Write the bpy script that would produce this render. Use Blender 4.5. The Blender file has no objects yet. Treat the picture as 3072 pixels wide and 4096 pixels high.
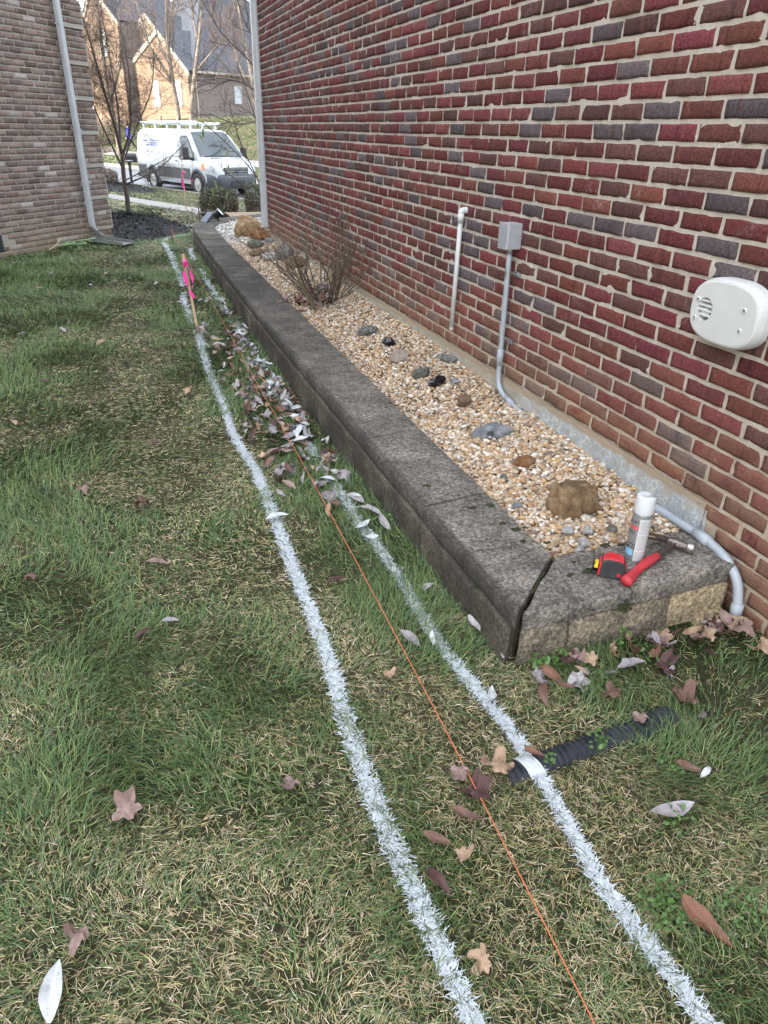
import bpy, bmesh, math, random
import numpy as np
from mathutils import Vector, Matrix
R = math.radians
sc = bpy.context.scene
COL = sc.collection

# ------------------------------------------------------------------ camera, sky, sun, exposure
CAMZ = 1.5
cam_d = bpy.data.cameras.new('camera'); cam = bpy.data.objects.new('camera', cam_d); COL.objects.link(cam)
cam_d.sensor_fit = 'VERTICAL'; cam_d.sensor_height = 36.0; cam_d.lens = 711.0 / 1024.0 * 36.0
cam_d.clip_start = 0.05; cam_d.clip_end = 2000
rot = Matrix(((0.94200441, 0.14202694, -0.30406585), (-0.3350176, 0.45134316, -0.8270747), (0.01977115, 0.88097543, 0.47274877)))
cam.matrix_world = Matrix.Translation((0, 0, CAMZ)) @ rot.to_4x4()
sc.camera = cam
SUN_AZ = Vector((-1.0, -0.25, 0)).normalized(); SUN_EL = R(20)
w = bpy.data.worlds.new('World'); sc.world = w; w.use_nodes = True
nt = w.node_tree; nt.nodes.clear()
sky = nt.nodes.new('ShaderNodeTexSky'); sky.sky_type = 'NISHITA'; sky.sun_disc = False
sky.sun_elevation = SUN_EL; sky.sun_rotation = math.atan2(SUN_AZ.x, SUN_AZ.y)
sky.dust_density = 1.2; sky.ozone_density = 1.0; sky.air_density = 1.0
bg = nt.nodes.new('ShaderNodeBackground'); bg.inputs[1].default_value = 0.15
out = nt.nodes.new('ShaderNodeOutputWorld')
tcw = nt.nodes.new('ShaderNodeTexCoord'); mpw = nt.nodes.new('ShaderNodeMapping'); mpw.inputs['Scale'].default_value = (1, 1, 3.2)
cl = nt.nodes.new('ShaderNodeTexNoise'); cl.inputs['Scale'].default_value = 2.6; cl.inputs['Detail'].default_value = 7; cl.inputs['Roughness'].default_value = .6
nt.links.new(tcw.outputs['Generated'], mpw.inputs[0]); nt.links.new(mpw.outputs[0], cl.inputs['Vector'])
mrw = nt.nodes.new('ShaderNodeMapRange'); mrw.inputs[1].default_value = .34; mrw.inputs[2].default_value = .62; mrw.inputs[3].default_value = .28; mrw.inputs[4].default_value = .92
nt.links.new(cl.outputs['Fac'], mrw.inputs[0])
mxw = nt.nodes.new('ShaderNodeMix'); mxw.data_type = 'RGBA'; mxw.inputs[7].default_value = (5.0, 5.2, 5.5, 1)    # thin bright cloud
nt.links.new(mrw.outputs[0], mxw.inputs[0]); nt.links.new(sky.outputs[0], mxw.inputs[6])
nt.links.new(mxw.outputs[2], bg.inputs[0]); nt.links.new(bg.outputs[0], out.inputs[0])
sun_d = bpy.data.lights.new('sun', 'SUN'); sun_d.energy = 2.0; sun_d.angle = R(0.5); sun_d.color = (1.0, 0.93, 0.82)
sun = bpy.data.objects.new('sun', sun_d); COL.objects.link(sun)
sdir = Vector((SUN_AZ.x * math.cos(SUN_EL), SUN_AZ.y * math.cos(SUN_EL), math.sin(SUN_EL)))
sun.rotation_euler = sdir.to_track_quat('Z', 'Y').to_euler(); sun.location = (-30, -10, 30)
sc.view_settings.view_transform = 'Standard'; sc.view_settings.look = 'None'
sc.view_settings.exposure = 2.65; sc.view_settings.gamma = 1.0; sc.view_settings.use_curve_mapping = False
sc.cycles.max_bounces = 6; sc.cycles.diffuse_bounces = 4; sc.cycles.use_denoising = True

# ------------------------------------------------------------------ numpy noise
def _h(i, j, k, seed):
    n = (i * 374761393 + j * 668265263 + k * 2147483647 // 7 + seed * 974711) & 0xFFFFFFFF
    n = ((n ^ (n >> 13)) * 1274126177) & 0xFFFFFFFF
    n = ((n ^ (n >> 16)) * 2246822519) & 0xFFFFFFFF
    return ((n ^ (n >> 15)) & 0xFFFFFF) / float(0xFFFFFF)
def vn3(P, scale, seed=0):
    P = np.asarray(P, float) * scale
    i = np.floor(P).astype(np.int64); f = P - i; f = f * f * (3 - 2 * f)
    r = 0
    for a in (0, 1):
        for b in (0, 1):
            for c in (0, 1):
                wgt = (f[..., 0] if a else 1 - f[..., 0]) * (f[..., 1] if b else 1 - f[..., 1]) * (f[..., 2] if c else 1 - f[..., 2])
                r = r + wgt * _h(i[..., 0] + a, i[..., 1] + b, i[..., 2] + c, seed)
    return r
def fbm(P, scale, seed=0, octv=3):
    r = 0; amp = 1; tot = 0
    for o in range(octv):
        r = r + amp * vn3(P, scale * 2 ** o, seed + 31 * o); tot += amp; amp *= .5
    return r / tot
def n2(x, y, scale, seed=0, octv=2):
    return fbm(np.stack([x, y, np.zeros_like(x) + .37], -1), scale, seed, octv)
rng = np.random.default_rng(7)

# ------------------------------------------------------------------ object helpers
def woff(o):
    v = np.zeros(3)
    while o is not None:
        v = v + np.array(o.location); o = o.parent
    return v
def mk(name, V, F, mat, parent=None, col=None, smooth=False, local=False, mi=None):
    """links ONE mesh object; V in world coordinates (unless local), F an (n,k) array or a list of lists"""
    V = np.asarray(V, dtype=np.float64).reshape(-1, 3)
    if parent is not None and not local: V = V - woff(parent)
    me = bpy.data.meshes.new(name)
    if isinstance(F, np.ndarray):
        n, k = F.shape
        me.vertices.add(len(V)); me.vertices.foreach_set('co', V.astype(np.float32).ravel())
        me.loops.add(n * k); me.loops.foreach_set('vertex_index', F.astype(np.int32).ravel())
        me.polygons.add(n); me.polygons.foreach_set('loop_start', np.arange(0, n * k, k, dtype=np.int32))
        me.polygons.foreach_set('loop_total', np.full(n, k, dtype=np.int32))
        me.update(calc_edges=True)
    else:
        me.from_pydata([tuple(v) for v in V], [], [tuple(f) for f in F]); me.update()
    me.validate()
    if col is not None:
        a = me.color_attributes.new('Col', 'FLOAT_COLOR', 'POINT')
        c = np.ones((len(V), 4), np.float32); c[:, :3] = col
        a.data.foreach_set('color', c.ravel())
    for m in (mat if isinstance(mat, (list, tuple)) else [mat]): me.materials.append(m)
    if mi is not None: me.polygons.foreach_set('material_index', np.asarray(mi, np.int32))
    if smooth: me.polygons.foreach_set('use_smooth', np.ones(len(me.polygons), bool))
    o = bpy.data.objects.new(name, me); COL.objects.link(o)
    if parent is not None: o.parent = parent
    return o
def tag(o, label=None, cat=None, group=None, kind=None):
    if label: o['label'] = label
    if cat: o['category'] = cat
    if group: o['group'] = group
    if kind: o['kind'] = kind
    return o
def thing(name, label, cat, loc=(0, 0, 0), rz=0, group=None):
    o = bpy.data.objects.new(name, None); COL.objects.link(o); o.location = loc; o.rotation_euler = (0, 0, rz)
    o.empty_display_size = .1
    return tag(o, label, cat, group)
def dup(o, parent=None):
    c = o.copy(); COL.objects.link(c); c.parent = parent
    for ch in list(o.children): dup(ch, c)
    return c

class MB:
    """collects shapes into one mesh"""
    def __init__(s): s.v = []; s.f = []; s.m = []; s.n = 0
    def add(s, V, F, mi=0):
        V = [tuple(map(float, v)) for v in V]
        s.v += V; s.f += [tuple(int(i) + s.n for i in f) for f in F]; s.m += [mi] * len(F); s.n += len(V); return s
    def box(s, lo, hi, mi=0, M=None):
        x0, y0, z0 = lo; x1, y1, z1 = hi
        V = [(x0, y0, z0), (x1, y0, z0), (x1, y1, z0), (x0, y1, z0), (x0, y0, z1), (x1, y0, z1), (x1, y1, z1), (x0, y1, z1)]
        if M is not None: V = [tuple(M @ Vector(v)) for v in V]
        return s.add(V, [(0, 3, 2, 1), (4, 5, 6, 7), (0, 1, 5, 4), (1, 2, 6, 5), (2, 3, 7, 6), (3, 0, 4, 7)], mi)
    def tube(s, pts, rad, n=8, mi=0, cap=True):
        V, F = tube(pts, rad, n, cap); return s.add(V, F, mi)
    def prism(s, poly, ext, mi=0):
        """poly: list of 3-D points, extruded by vector ext"""
        n = len(poly); e = np.array(ext)
        V = [tuple(p) for p in poly] + [tuple(np.array(p) + e) for p in poly]
        F = [tuple(range(n))[::-1], tuple(range(n, 2 * n))] + [(i, (i + 1) % n, n + (i + 1) % n, n + i) for i in range(n)]
        return s.add(V, F, mi)
    def lathe(s, prof, n=24, mi=0, M=None):
        """prof: (r, z) list"""
        V = []; F = []
        for r, z in prof:
            for k in range(n):
                a = 2 * math.pi * k / n; V.append((r * math.cos(a), r * math.sin(a), z))
        for i in range(len(prof) - 1):
            for k in range(n):
                F.append((i * n + k, i * n + (k + 1) % n, (i + 1) * n + (k + 1) % n, (i + 1) * n + k))
        F.append(tuple(range(n))[::-1]); F.append(tuple(range((len(prof) - 1) * n, len(prof) * n)))
        if M is not None: V = [tuple(M @ Vector(v)) for v in V]
        return s.add(V, F, mi)
    def build(s, name, mat, parent=None, local=False, smooth=False, bevel=0):
        o = mk(name, s.v, s.f, mat, parent, None, smooth, local, s.m)
        if bevel:
            b = o.modifiers.new('bevel', 'BEVEL'); b.width = bevel; b.segments = 2; b.limit_method = 'ANGLE'; b.angle_limit = R(40)
        return o
def tube(pts, rad, n=8, cap=True):
    P = np.array(pts, float); m = len(P)
    rad = np.full(m, rad, float) if np.isscalar(rad) else np.array(rad, float)
    T = np.gradient(P, axis=0); T /= np.linalg.norm(T, axis=1)[:, None] + 1e-12
    ref = np.array([0, 0, 1.]) if abs(T[0, 2]) < .9 else np.array([1., 0, 0])
    a = np.cross(T[0], ref); a /= np.linalg.norm(a)
    ang = np.arange(n) * 2 * np.pi / n; V = []
    for i in range(m):
        a = a - T[i] * a.dot(T[i]); a /= np.linalg.norm(a) + 1e-12
        b = np.cross(T[i], a)
        V.append(P[i] + rad[i] * (np.cos(ang)[:, None] * a + np.sin(ang)[:, None] * b))
    V = np.concatenate(V); F = []
    for i in range(m - 1):
        for k in range(n):
            F.append((i * n + k, i * n + (k + 1) % n, (i + 1) * n + (k + 1) % n, (i + 1) * n + k))
    if cap: F.append(tuple(range(n))[::-1]); F.append(tuple(range((m - 1) * n, m * n)))
    return V, F
def spline(pts, k=6):
    """Catmull-Rom through points"""
    P = np.array(pts, float); P = np.vstack([2 * P[0] - P[1], P, 2 * P[-1] - P[-2]]); o = []
    for i in range(1, len(P) - 2):
        for t in np.linspace(0, 1, k, endpoint=False):
            p0, p1, p2, p3 = P[i - 1:i + 3]
            o.append(.5 * ((2 * p1) + (-p0 + p2) * t + (2 * p0 - 5 * p1 + 4 * p2 - p3) * t * t + (-p0 + 3 * p1 - 3 * p2 + p3) * t ** 3))
    o.append(P[-2]); return np.array(o)
def cube_surf(n):
    """welded cube surface in [-1,1]^3, extra lines close to the edges; n=(nx,ny,nz)"""
    ax = [np.concatenate([[-1, -.97], np.linspace(-.9, .9, max(2, k)), [.97, 1]]) for k in n]
    V = []; F = []; c = 0
    for a, b, d in ((0, 1, 2), (1, 2, 0), (2, 0, 1)):
        for sgn in (-1, 1):
            A, B = np.meshgrid(ax[a], ax[b], indexing='ij'); na, nb = A.shape
            P = np.zeros((na * nb, 3)); P[:, a] = A.ravel(); P[:, b] = B.ravel(); P[:, d] = sgn
            idx = np.arange(na * nb).reshape(na, nb)
            q = np.stack([idx[:-1, :-1], idx[1:, :-1], idx[1:, 1:], idx[:-1, 1:]], -1).reshape(-1, 4)
            if sgn < 0: q = q[:, ::-1]
            V.append(P); F.append(q + c); c += len(P)
    V = np.concatenate(V); F = np.concatenate(F)
    key, inv = np.unique(np.round(V, 4), axis=0, return_inverse=True)
    return key, inv.reshape(-1)[F]
def rough_hexa(corners, n, r, amp, scale, seed, amp2=0):
    """stone block from 8 corners (bottom 4 ccw, top 4 ccw), edge radius r, noise amp"""
    t, F = cube_surf(n); c = np.array(corners, float)
    h = np.array([np.linalg.norm(c[1] - c[0]), np.linalg.norm(c[3] - c[0]), np.linalg.norm(c[4] - c[0])]) / 2
    p = t * h; cl = np.clip(p, -(h - r), h - r); d = p - cl; L = np.linalg.norm(d, axis=1)[:, None]
    p = cl + d / (L + 1e-9) * np.minimum(L, r); t = p / h
    u, v, wz = [(t[:, k] + 1) / 2 for k in range(3)]
    bot = (c[0][None] * ((1 - u) * (1 - v))[:, None] + c[1] * (u * (1 - v))[:, None] + c[2] * (u * v)[:, None] + c[3] * ((1 - u) * v)[:, None])
    top = (c[4][None] * ((1 - u) * (1 - v))[:, None] + c[5] * (u * (1 - v))[:, None] + c[6] * (u * v)[:, None] + c[7] * ((1 - u) * v)[:, None])
    P = bot * (1 - wz)[:, None] + top * wz[:, None]
    D = np.stack([fbm(P, scale, seed + k * 7, 3) - .5 for k in range(3)], -1) * 2 * amp
    if amp2: D += np.stack([vn3(P, scale * 6, seed + 50 + k * 7) - .5 for k in range(3)], -1) * 2 * amp2
    return P + D, F
_b = bmesh.new(); bmesh.ops.create_icosphere(_b, subdivisions=4, radius=1)
ICO4 = (np.array([v.co[:] for v in _b.verts]), np.array([[v.index for v in f.verts] for f in _b.faces])); _b.free()
def ico(s):
    b = bmesh.new(); bmesh.ops.create_icosphere(b, subdivisions=s, radius=1)
    r = (np.array([v.co[:] for v in b.verts]), np.array([[v.index for v in f.verts] for f in b.faces])); b.free(); return r
ICO3 = ico(3); ICO2 = ico(2); ICO1 = ico(1)

# ------------------------------------------------------------------ materials
def mat(name, base=(.5, .5, .5), rough=.7, metal=0, spec=None):
    m = bpy.data.materials.new(name); m.use_nodes = True
    p = m.node_tree.nodes['Principled BSDF']; p.inputs['Base Color'].default_value = (*base, 1)
    p.inputs['Roughness'].default_value = rough; p.inputs['Metallic'].default_value = metal
    if spec is not None: p.inputs['Specular IOR Level'].default_value = spec
    return m
class NT:
    def __init__(s, m): s.m = m; s.t = m.node_tree; s.p = s.t.nodes['Principled BSDF']; s.tc = None
    def n(s, typ, **kw):
        x = s.t.nodes.new(typ)
        for k, v in kw.items(): setattr(x, k, v)
        return x
    def l(s, a, b): s.t.links.new(a, b); return s
    def obj(s, scale=(1, 1, 1)):
        if s.tc is None: s.tc = s.n('ShaderNodeTexCoord')
        mp = s.n('ShaderNodeMapping'); mp.inputs['Scale'].default_value = scale
        s.l(s.tc.outputs['Object'], mp.inputs['Vector']); return mp.outputs[0]
    def noise(s, scale, detail=4, rough=.6, vs=(1, 1, 1), dist=0):
        x = s.n('ShaderNodeTexNoise'); x.inputs['Scale'].default_value = scale; x.inputs['Detail'].default_value = detail
        x.inputs['Roughness'].default_value = rough; x.inputs['Distortion'].default_value = dist
        s.l(s.obj(vs), x.inputs['Vector']); return x.outputs['Fac']
    def ramp(s, fac, stops):
        x = s.n('ShaderNodeValToRGB'); e = x.color_ramp.elements
        while len(e) < len(stops): e.new(.5)
        for i, (p, c) in enumerate(stops):
            e[i].position = p; e[i].color = (*c, 1) if len(c) == 3 else c
        s.l(fac, x.inputs[0]); return x.outputs[0]
    def mask(s, fac, a, b):
        x = s.n('ShaderNodeMapRange'); x.inputs[1].default_value = a; x.inputs[2].default_value = b; x.clamp = True
        s.l(fac, x.inputs[0]); return x.outputs[0]
    def mix(s, a, b, fac, mode='MIX'):
        x = s.n('ShaderNodeMix', data_type='RGBA', blend_type=mode)
        for inp, v in ((x.inputs[6], a), (x.inputs[7], b), (x.inputs[0], fac)):
            if hasattr(v, 'links') or hasattr(v, 'is_linked'): s.l(v, inp)
            elif isinstance(v, (int, float)): inp.default_value = v
            else: inp.default_value = (*v, 1)
        return x.outputs[2]
    def math(s, op, a, b=0.0):
        x = s.n('ShaderNodeMath', operation=op)
        for i, v in enumerate((a, b)):
            if hasattr(v, 'is_linked'): s.l(v, x.inputs[i])
            else: x.inputs[i].default_value = v
        return x.outputs[0]
    def attr(s, name='Col'):
        x = s.n('ShaderNodeAttribute', attribute_name=name); return x.outputs['Color']
    def pos(s):
        if s.tc is None: s.tc = s.n('ShaderNodeTexCoord')
        x = s.n('ShaderNodeSeparateXYZ'); s.l(s.tc.outputs['Object'], x.inputs[0]); return x.outputs
    def rnd(s): return s.n('ShaderNodeObjectInfo').outputs['Random']
    def base(s, c): s.l(c, s.p.inputs['Base Color']); return s
    def bump(s, h, strength=.5, dist=.01):
        b = s.n('ShaderNodeBump'); b.inputs['Strength'].default_value = strength; b.inputs['Distance'].default_value = dist
        s.l(h, b.inputs['Height']); s.l(b.outputs[0], s.p.inputs['Normal']); return s
def noisy(name, c1, c2, scale, rough=.8, bs=.3, bscale=None, bdist=.004, a=.35, b=.65, metal=0):
    m = mat(name, c1, rough, metal); t = NT(m)
    f = t.noise(scale, 6); t.base(t.mix(c1, c2, t.mask(f, a, b)))
    if bs: t.bump(t.noise(bscale or scale * 4, 5), bs, bdist)
    return m
def attr_mat(name, rough=.7, var=0.0, vscale=300, bump=0, bscale=200):
    m = mat(name, (.5, .5, .5), rough); t = NT(m); c = t.attr()
    if var: c = t.mix(c, t.ramp(t.noise(vscale, 4), [(.3, (1 - var,) * 3), (.7, (1 + var * .6,) * 3)]), 1.0, 'MULTIPLY')
    t.base(c)
    if bump: t.bump(t.noise(bscale, 4), bump, .003)
    return m
def brick_mat(name, streak, speck, dust):
    m = mat(name, (.2, .05, .05), .88, spec=.25); t = NT(m); c = t.attr()
    s1 = t.noise(1, 3, .6, (26, 26, 2.2)); c = t.mix(c, streak, t.math('MULTIPLY', t.mask(s1, .56, .72), .45))
    s2 = t.noise(1, 2, .5, (33, 33, 3.0), .3); c = t.mix(c, (.5, .5, .5), t.math('MULTIPLY', t.mask(s2, .6, .66), .5), 'MULTIPLY')
    g = t.noise(95, 6, .8); c = t.mix(c, t.ramp(g, [(.32, (.42, .42, .44)), (.5, (.95, .95, .95)), (.7, (1.65, 1.6, 1.6))]), 1.0, 'MULTIPLY')
    sp = t.noise(420, 2, .5); c = t.mix(c, speck, t.math('MULTIPLY', t.mask(sp, .70, .74), .8))
    ef = t.noise(4.5, 4, .65); ef2 = t.noise(60, 4, .7)
    c = t.mix(c, (.55, .5, .5), t.math('MULTIPLY', t.math('MULTIPLY', t.mask(ef, .60, .74), t.mask(ef2, .45, .6)), .35))
    z = t.pos()[2]
    d = t.math('MULTIPLY', t.mask(z, dust[1], dust[0]), t.mask(t.noise(9, 4), .25, .6))
    c = t.mix(c, dust[2], t.math('MULTIPLY', d, .55))
    t.base(c); h = t.math('ADD', t.noise(110, 5, .7), t.math('MULTIPLY', t.noise(1, 2, .5, (70, 70, 9)), .6))
    t.bump(h, 1.0, .009); return m
def mortar_mat(name, c1, c2, dust):
    m = mat(name, c1, .95, spec=.15); t = NT(m); c = t.mix(c1, c2, t.mask(t.noise(60, 6, .7), .3, .7))
    c = t.mix(c, (.62, .62, .6), t.math('MULTIPLY', t.mask(t.noise(23, 3, .6), .66, .72), .8))
    z = t.pos()[2]; d = t.math('MULTIPLY', t.mask(z, dust[1], dust[0]), t.mask(t.noise(9, 4), .25, .6))
    c = t.mix(c, dust[2], t.math('MULTIPLY', d, .7))
    t.base(c); t.bump(t.noise(220, 5, .8), .9, .004); return m
M = {}
M['brick_red'] = brick_mat('red_brick', (.20, .075, .05), (.6, .5, .5), (.30, .78, (.33, .2, .12)))
M['mortar_red'] = mortar_mat('pale_mortar', (.53, .48, .41), (.40, .36, .30), (.30, .78, (.38, .27, .17)))
M['brick_grey'] = brick_mat('greyish_brick', (.30, .24, .21), (.55, .5, .48), (.0, .5, (.25, .19, .12)))
M['mortar_grey'] = mortar_mat('grey_mortar', (.40, .37, .335), (.28, .26, .235), (.0, .5, (.3, .24, .16)))
def concrete_block_mat(name, light, mid, dark, bias):
    m = mat(name, mid, .95, spec=.15); t = NT(m)
    f = t.noise(7, 6, .7); c = t.ramp(f, [(.26, dark), (.5, mid), (.76, light)])
    g = t.noise(75, 5, .85); c = t.mix(c, t.ramp(g, [(.36, (.26, .26, .26)), (.5, (.92, .92, .92)), (.64, (2.1, 2.05, 2.0))]), 1.0, 'MULTIPLY')
    y = t.pos()[1]; st = t.math('MULTIPLY', t.math('MAXIMUM', t.mask(y, bias[0], bias[1]), t.math('MULTIPLY', t.mask(t.pos()[0], .030, .006), t.mask(y, -2.0, .2) if bias[0] < 10 else 0.0)), t.mask(t.noise(3.2, 5, .7), .1, .55))
    c = t.mix(c, (.042, .039, .035), t.math('MULTIPLY', st, bias[2]))
    mo = t.math('MULTIPLY', t.mask(t.noise(5.5, 3), .64, .70), t.mask(t.noise(60, 3), .45, .55))
    c = t.mix(c, (.035, .045, .012), t.math('MULTIPLY', mo, .5))
    t.base(c); t.bump(t.math('ADD', t.noise(190, 5, .8), t.math('MULTIPLY', t.noise(28, 4, .7), 1.4)), .9, .006); return m
M['cap'] = concrete_block_mat('weathered_cap_concrete', (.34, .305, .26), (.19, .172, .15), (.075, .069, .062), (.2, 5.5, .80))
M['block'] = concrete_block_mat('split_face_block', (.40, .33, .235), (.20, .17, .128), (.10, .088, .07), (.1, 1.9, .86))
M['block_new'] = concrete_block_mat('cleaner_block', (.46, .37, .24), (.37, .295, .19), (.25, .2, .14), (50, 60, 0))
m = mat('foundation_concrete', (.4, .4, .38), .9); t = NT(m)
c = t.mix((.30, .27, .21), (.42, .38, .30), t.mask(t.noise(12, 5), .35, .65))
v = t.n('ShaderNodeTexVoronoi', feature='DISTANCE_TO_EDGE'); v.inputs['Scale'].default_value = 38; t.l(t.obj(), v.inputs['Vector'])
spl = t.mix((.38, .42, .45), (.60, .60, .55), t.mask(v.outputs['Distance'], .16, .02))
spl = t.mix((.31, .33, .34), spl, t.mask(t.noise(26, 5, .7), .38, .62)); spl = t.mix(spl, (.38, .33, .26), t.mask(t.noise(11, 5, .7), .52, .68))
pm = t.math('MAXIMUM', t.mask(t.noise(1.6, 2, .4), .60, .66), t.mask(t.math('ADD', t.pos()[1], t.math('MULTIPLY', t.noise(9, 3), .5)), -6.32, -6.52)); c = t.mix(c, spl, pm); c = t.mix(c, (.33, .26, .18), t.mask(t.math('ADD', t.pos()[2], t.math('MULTIPLY', t.noise(16, 4), .03)), .312, .326)); t.base(c); t.bump(t.noise(45, 6, .75), 1.0, .01); M['foundation'] = m
M['pvc_white'] = noisy('white_pvc', (.52, .53, .52), (.46, .46, .44), 20, .45, .1)
M['pvc_grey'] = noisy('grey_pvc', (.31, .34, .37), (.27, .30, .33), 14, .45, .1)
M['zinc'] = noisy('galvanised_steel', (.45, .46, .48), (.33, .34, .36), 40, .38, .1, metal=.8)
M['alum'] = noisy('brushed_aluminium_box', (.55, .57, .60), (.47, .49, .53), 30, .42, .1, metal=.55)
M['vent'] = noisy('white_vent_plastic', (.55, .56, .545), (.51, .515, .495), 8, .42, .08)
M['dark'] = mat('shade_and_underbody_black', (.02, .02, .02), .9)  # near-black for painted shade in openings, and for the van underbody
M['ds_white'] = noisy('white_painted_aluminium', (.46, .47, .475), (.40, .41, .415), 5, .4, .05)
M['ds_grey'] = noisy('dull_white_downspout_paint', (.36, .37, .39), (.31, .32, .335), 5, .45, .05)
M['steel_dark'] = noisy('worn_hammer_steel', (.10, .085, .075), (.20, .17, .15), 45, .42, .25, metal=.75)
M['steel_bright'] = noisy('bright_struck_steel', (.42, .40, .38), (.28, .27, .26), 60, .35, .1, metal=.9)
M['red_grip'] = noisy('red_rubber_grip', (.50, .035, .045), (.38, .03, .04), 40, .55, .25, 120, .002)
M['red_plastic'] = noisy('red_tape_case', (.60, .02, .03), (.50, .02, .03), 30, .42, .05)
M['black_rubber'] = noisy('black_rubber', (.018, .019, .021), (.035, .036, .04), 30, .6, .2)
M['yellow_tape'] = noisy('yellow_tape_blade', (.75, .52, .03), (.7, .48, .03), 60, .4, 0)
M['black_plastic'] = noisy('black_plastic', (.012, .014, .018), (.022, .024, .028), 18, .38, .05)
M['drain'] = noisy('black_corrugated_plastic', (.020, .024, .032), (.05, .054, .060), 25, .30, .15)
M['blue_line'] = mat('blue_stripe_plastic', (.01, .12, .62), .45)
M['wood'] = noisy('pine_stake', (.52, .38, .24), (.42, .29, .17), 30, .75, .2)
M['rebar'] = noisy('rusty_dark_rod', (.05, .038, .032), (.11, .07, .05), 60, .8, .4)
M['pink'] = mat('pink_ribbon', (.86, .05, .34), .5); NT(M['pink']).p.inputs['Subsurface Weight'].default_value = 0
m = mat('orange_mason_line', (.72, .12, .04), .7); t = NT(m)
wv = t.n('ShaderNodeTexWave', bands_direction='DIAGONAL'); wv.inputs['Scale'].default_value = 95; t.l(t.obj(), wv.inputs['Vector'])
t.base(t.mix((.45, .07, .03), (.62, .22, .10), wv.outputs['Fac'])); M['string'] = m
M['asphalt'] = noisy('asphalt', (.085, .09, .10), (.115, .12, .13), 3, .9, .3, 60, .004)
M['walk'] = noisy('pavement_concrete', (.22, .21, .185), (.17, .16, .14), 2.5, .92, .2, 40, .003)
M['mulch'] = noisy('black_mulch', (.007, .006, .007), (.017, .015, .0165), 22, .95, 1.0, 30, .04)
M['mulch_brown'] = noisy('brown_mulch', (.10, .07, .055), (.16, .115, .09), 6, .95, 1.0, 10, .05)
M['bark'] = noisy('grey_bark', (.15, .128, .11), (.085, .07, .06), 40, .9, .5, 60, .006)
M['bark_pale'] = noisy('pale_flaking_bark', (.23, .19, .15), (.10, .08, .065), 6, .9, .5, 20, .01)
M['twig'] = noisy('brown_twig', (.105, .078, .066), (.06, .045, .04), 20, .9, 0)
M['twig_far'] = noisy('pale_pinkish_twig', (.17, .125, .11), (.095, .075, .07), 4, .9, 0)
M['cane_green'] = noisy('green_rose_cane', (.08, .105, .04), (.10, .07, .045), 25, .7, .2)
M['cane'] = noisy('brown_rose_cane', (.15, .10, .078), (.085, .075, .048), 18, .8, .3)
M['hip'] = noisy('shrivelled_rose_hip', (.07, .028, .02), (.12, .05, .035), 60, .8, .3)
M['hose'] = noisy('green_hose', (.22, .34, .17), (.14, .25, .1), 14, .5, .1)
M['splash'] = noisy('translucent_grey_plastic', (.17, .175, .16), (.13, .13, .12), 8, .5, .1)
M['solar'] = mat('solar_cell_glass', (.03, .045, .075), .12)
M['lens'] = mat('lamp_lens', (.5, .5, .47), .15)
M['grass'] = attr_mat('grass_blade', .62)
M['leafy'] = attr_mat('leaf_surface', .6)
M['pebble'] = attr_mat('river_pebble', .72, .28, 260, .25, 300)
m = mat('lawn_thatch', (.1, .08, .05), .95, spec=.1); t = NT(m)
c = t.mix((.045, .05, .024), (.12, .108, .06), t.mask(t.noise(2.0, 5), .3, .7))
c = t.mix(c, (.045, .062, .022), t.mask(t.noise(1.1, 4), .48, .62)); c = t.mix(c, t.ramp(t.noise(90, 5, .8), [(.3, (.45, .45, .45)), (.7, (1.5, 1.5, 1.5))]), 1.0, 'MULTIPLY')
t.base(c); t.bump(t.noise(70, 5, .8), 1.0, .03); M['ground'] = m

# ------------------------------------------------------------------ terrain
SN = np.array([.915, .403])        # across the street, away from the camera
ST = np.array([.403, -.915])       # along the street
def gz(x, y):
    x = np.asarray(x, float); y = np.asarray(y, float); s = SN[0] * x + SN[1] * y
    z = np.interp(s, [-400, 5.0, 6.4, 9.3, 13.4, 13.95, 14.1, 20.4, 20.55, 24.5, 27, 33, 60, 400], [0, 0, -.05, -.29, -.54, -.57, -.86, -.86, -.56, -.3, .2, 2.1, 3.0, 3.0])
    near = np.exp(-((x - .80) / .28) ** 2) * np.clip((y - 2.4) / 1.2, 0, 1) * np.clip((9.0 - y) / 2, 0, 1)
    return z - .05 * near + .018 * (n2(x, y, 1.3, 5, 2) - .5) * (s < 13.5)
def grid_xy(xs, ys):
    X, Y = np.meshgrid(xs, ys, indexing='ij'); n, k = X.shape; idx = np.arange(n * k).reshape(n, k)
    F = np.stack([idx[:-1, :-1], idx[1:, :-1], idx[1:, 1:], idx[:-1, 1:]], -1).reshape(-1, 4); return X.ravel(), Y.ravel(), F
def st2xy(s, t): return SN[0] * s + ST[0] * t, SN[1] * s + ST[1] * t
ss = np.unique(np.concatenate([np.arange(-6, 13.6, .12), [13.95, 14.1, 20.4, 20.55], np.arange(13.6, 36, .5), np.linspace(36, 260, 30), -np.geomspace(6.5, 120, 16)]))
tt = np.unique(np.concatenate([np.arange(-16, 5, .14), -np.geomspace(16.2, 260, 40), np.geomspace(5.2, 160, 24)]))
S_, T_, F_ = grid_xy(ss, tt); X_, Y_ = st2xy(S_, T_)
lawn = mk('ground', np.stack([X_, Y_, gz(X_, Y_)], -1), F_, M['ground'], smooth=True); tag(lawn, kind='structure')
def strip(name, s0, s1, z0, mt, tr=(-120, 60), n=90, drop=0):
    S, T, F = grid_xy(np.array([s0, s1]), np.linspace(tr[0], tr[1], n)); x, y = st2xy(S, T)
    z = np.full_like(x, z0) if not callable(z0) else z0(x, y)
    o = mk(name, np.stack([x, y, z], -1), F, mt); tag(o, kind='structure'); return o
strip('road', 14.08, 20.42, -.70, M['asphalt'])
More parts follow.
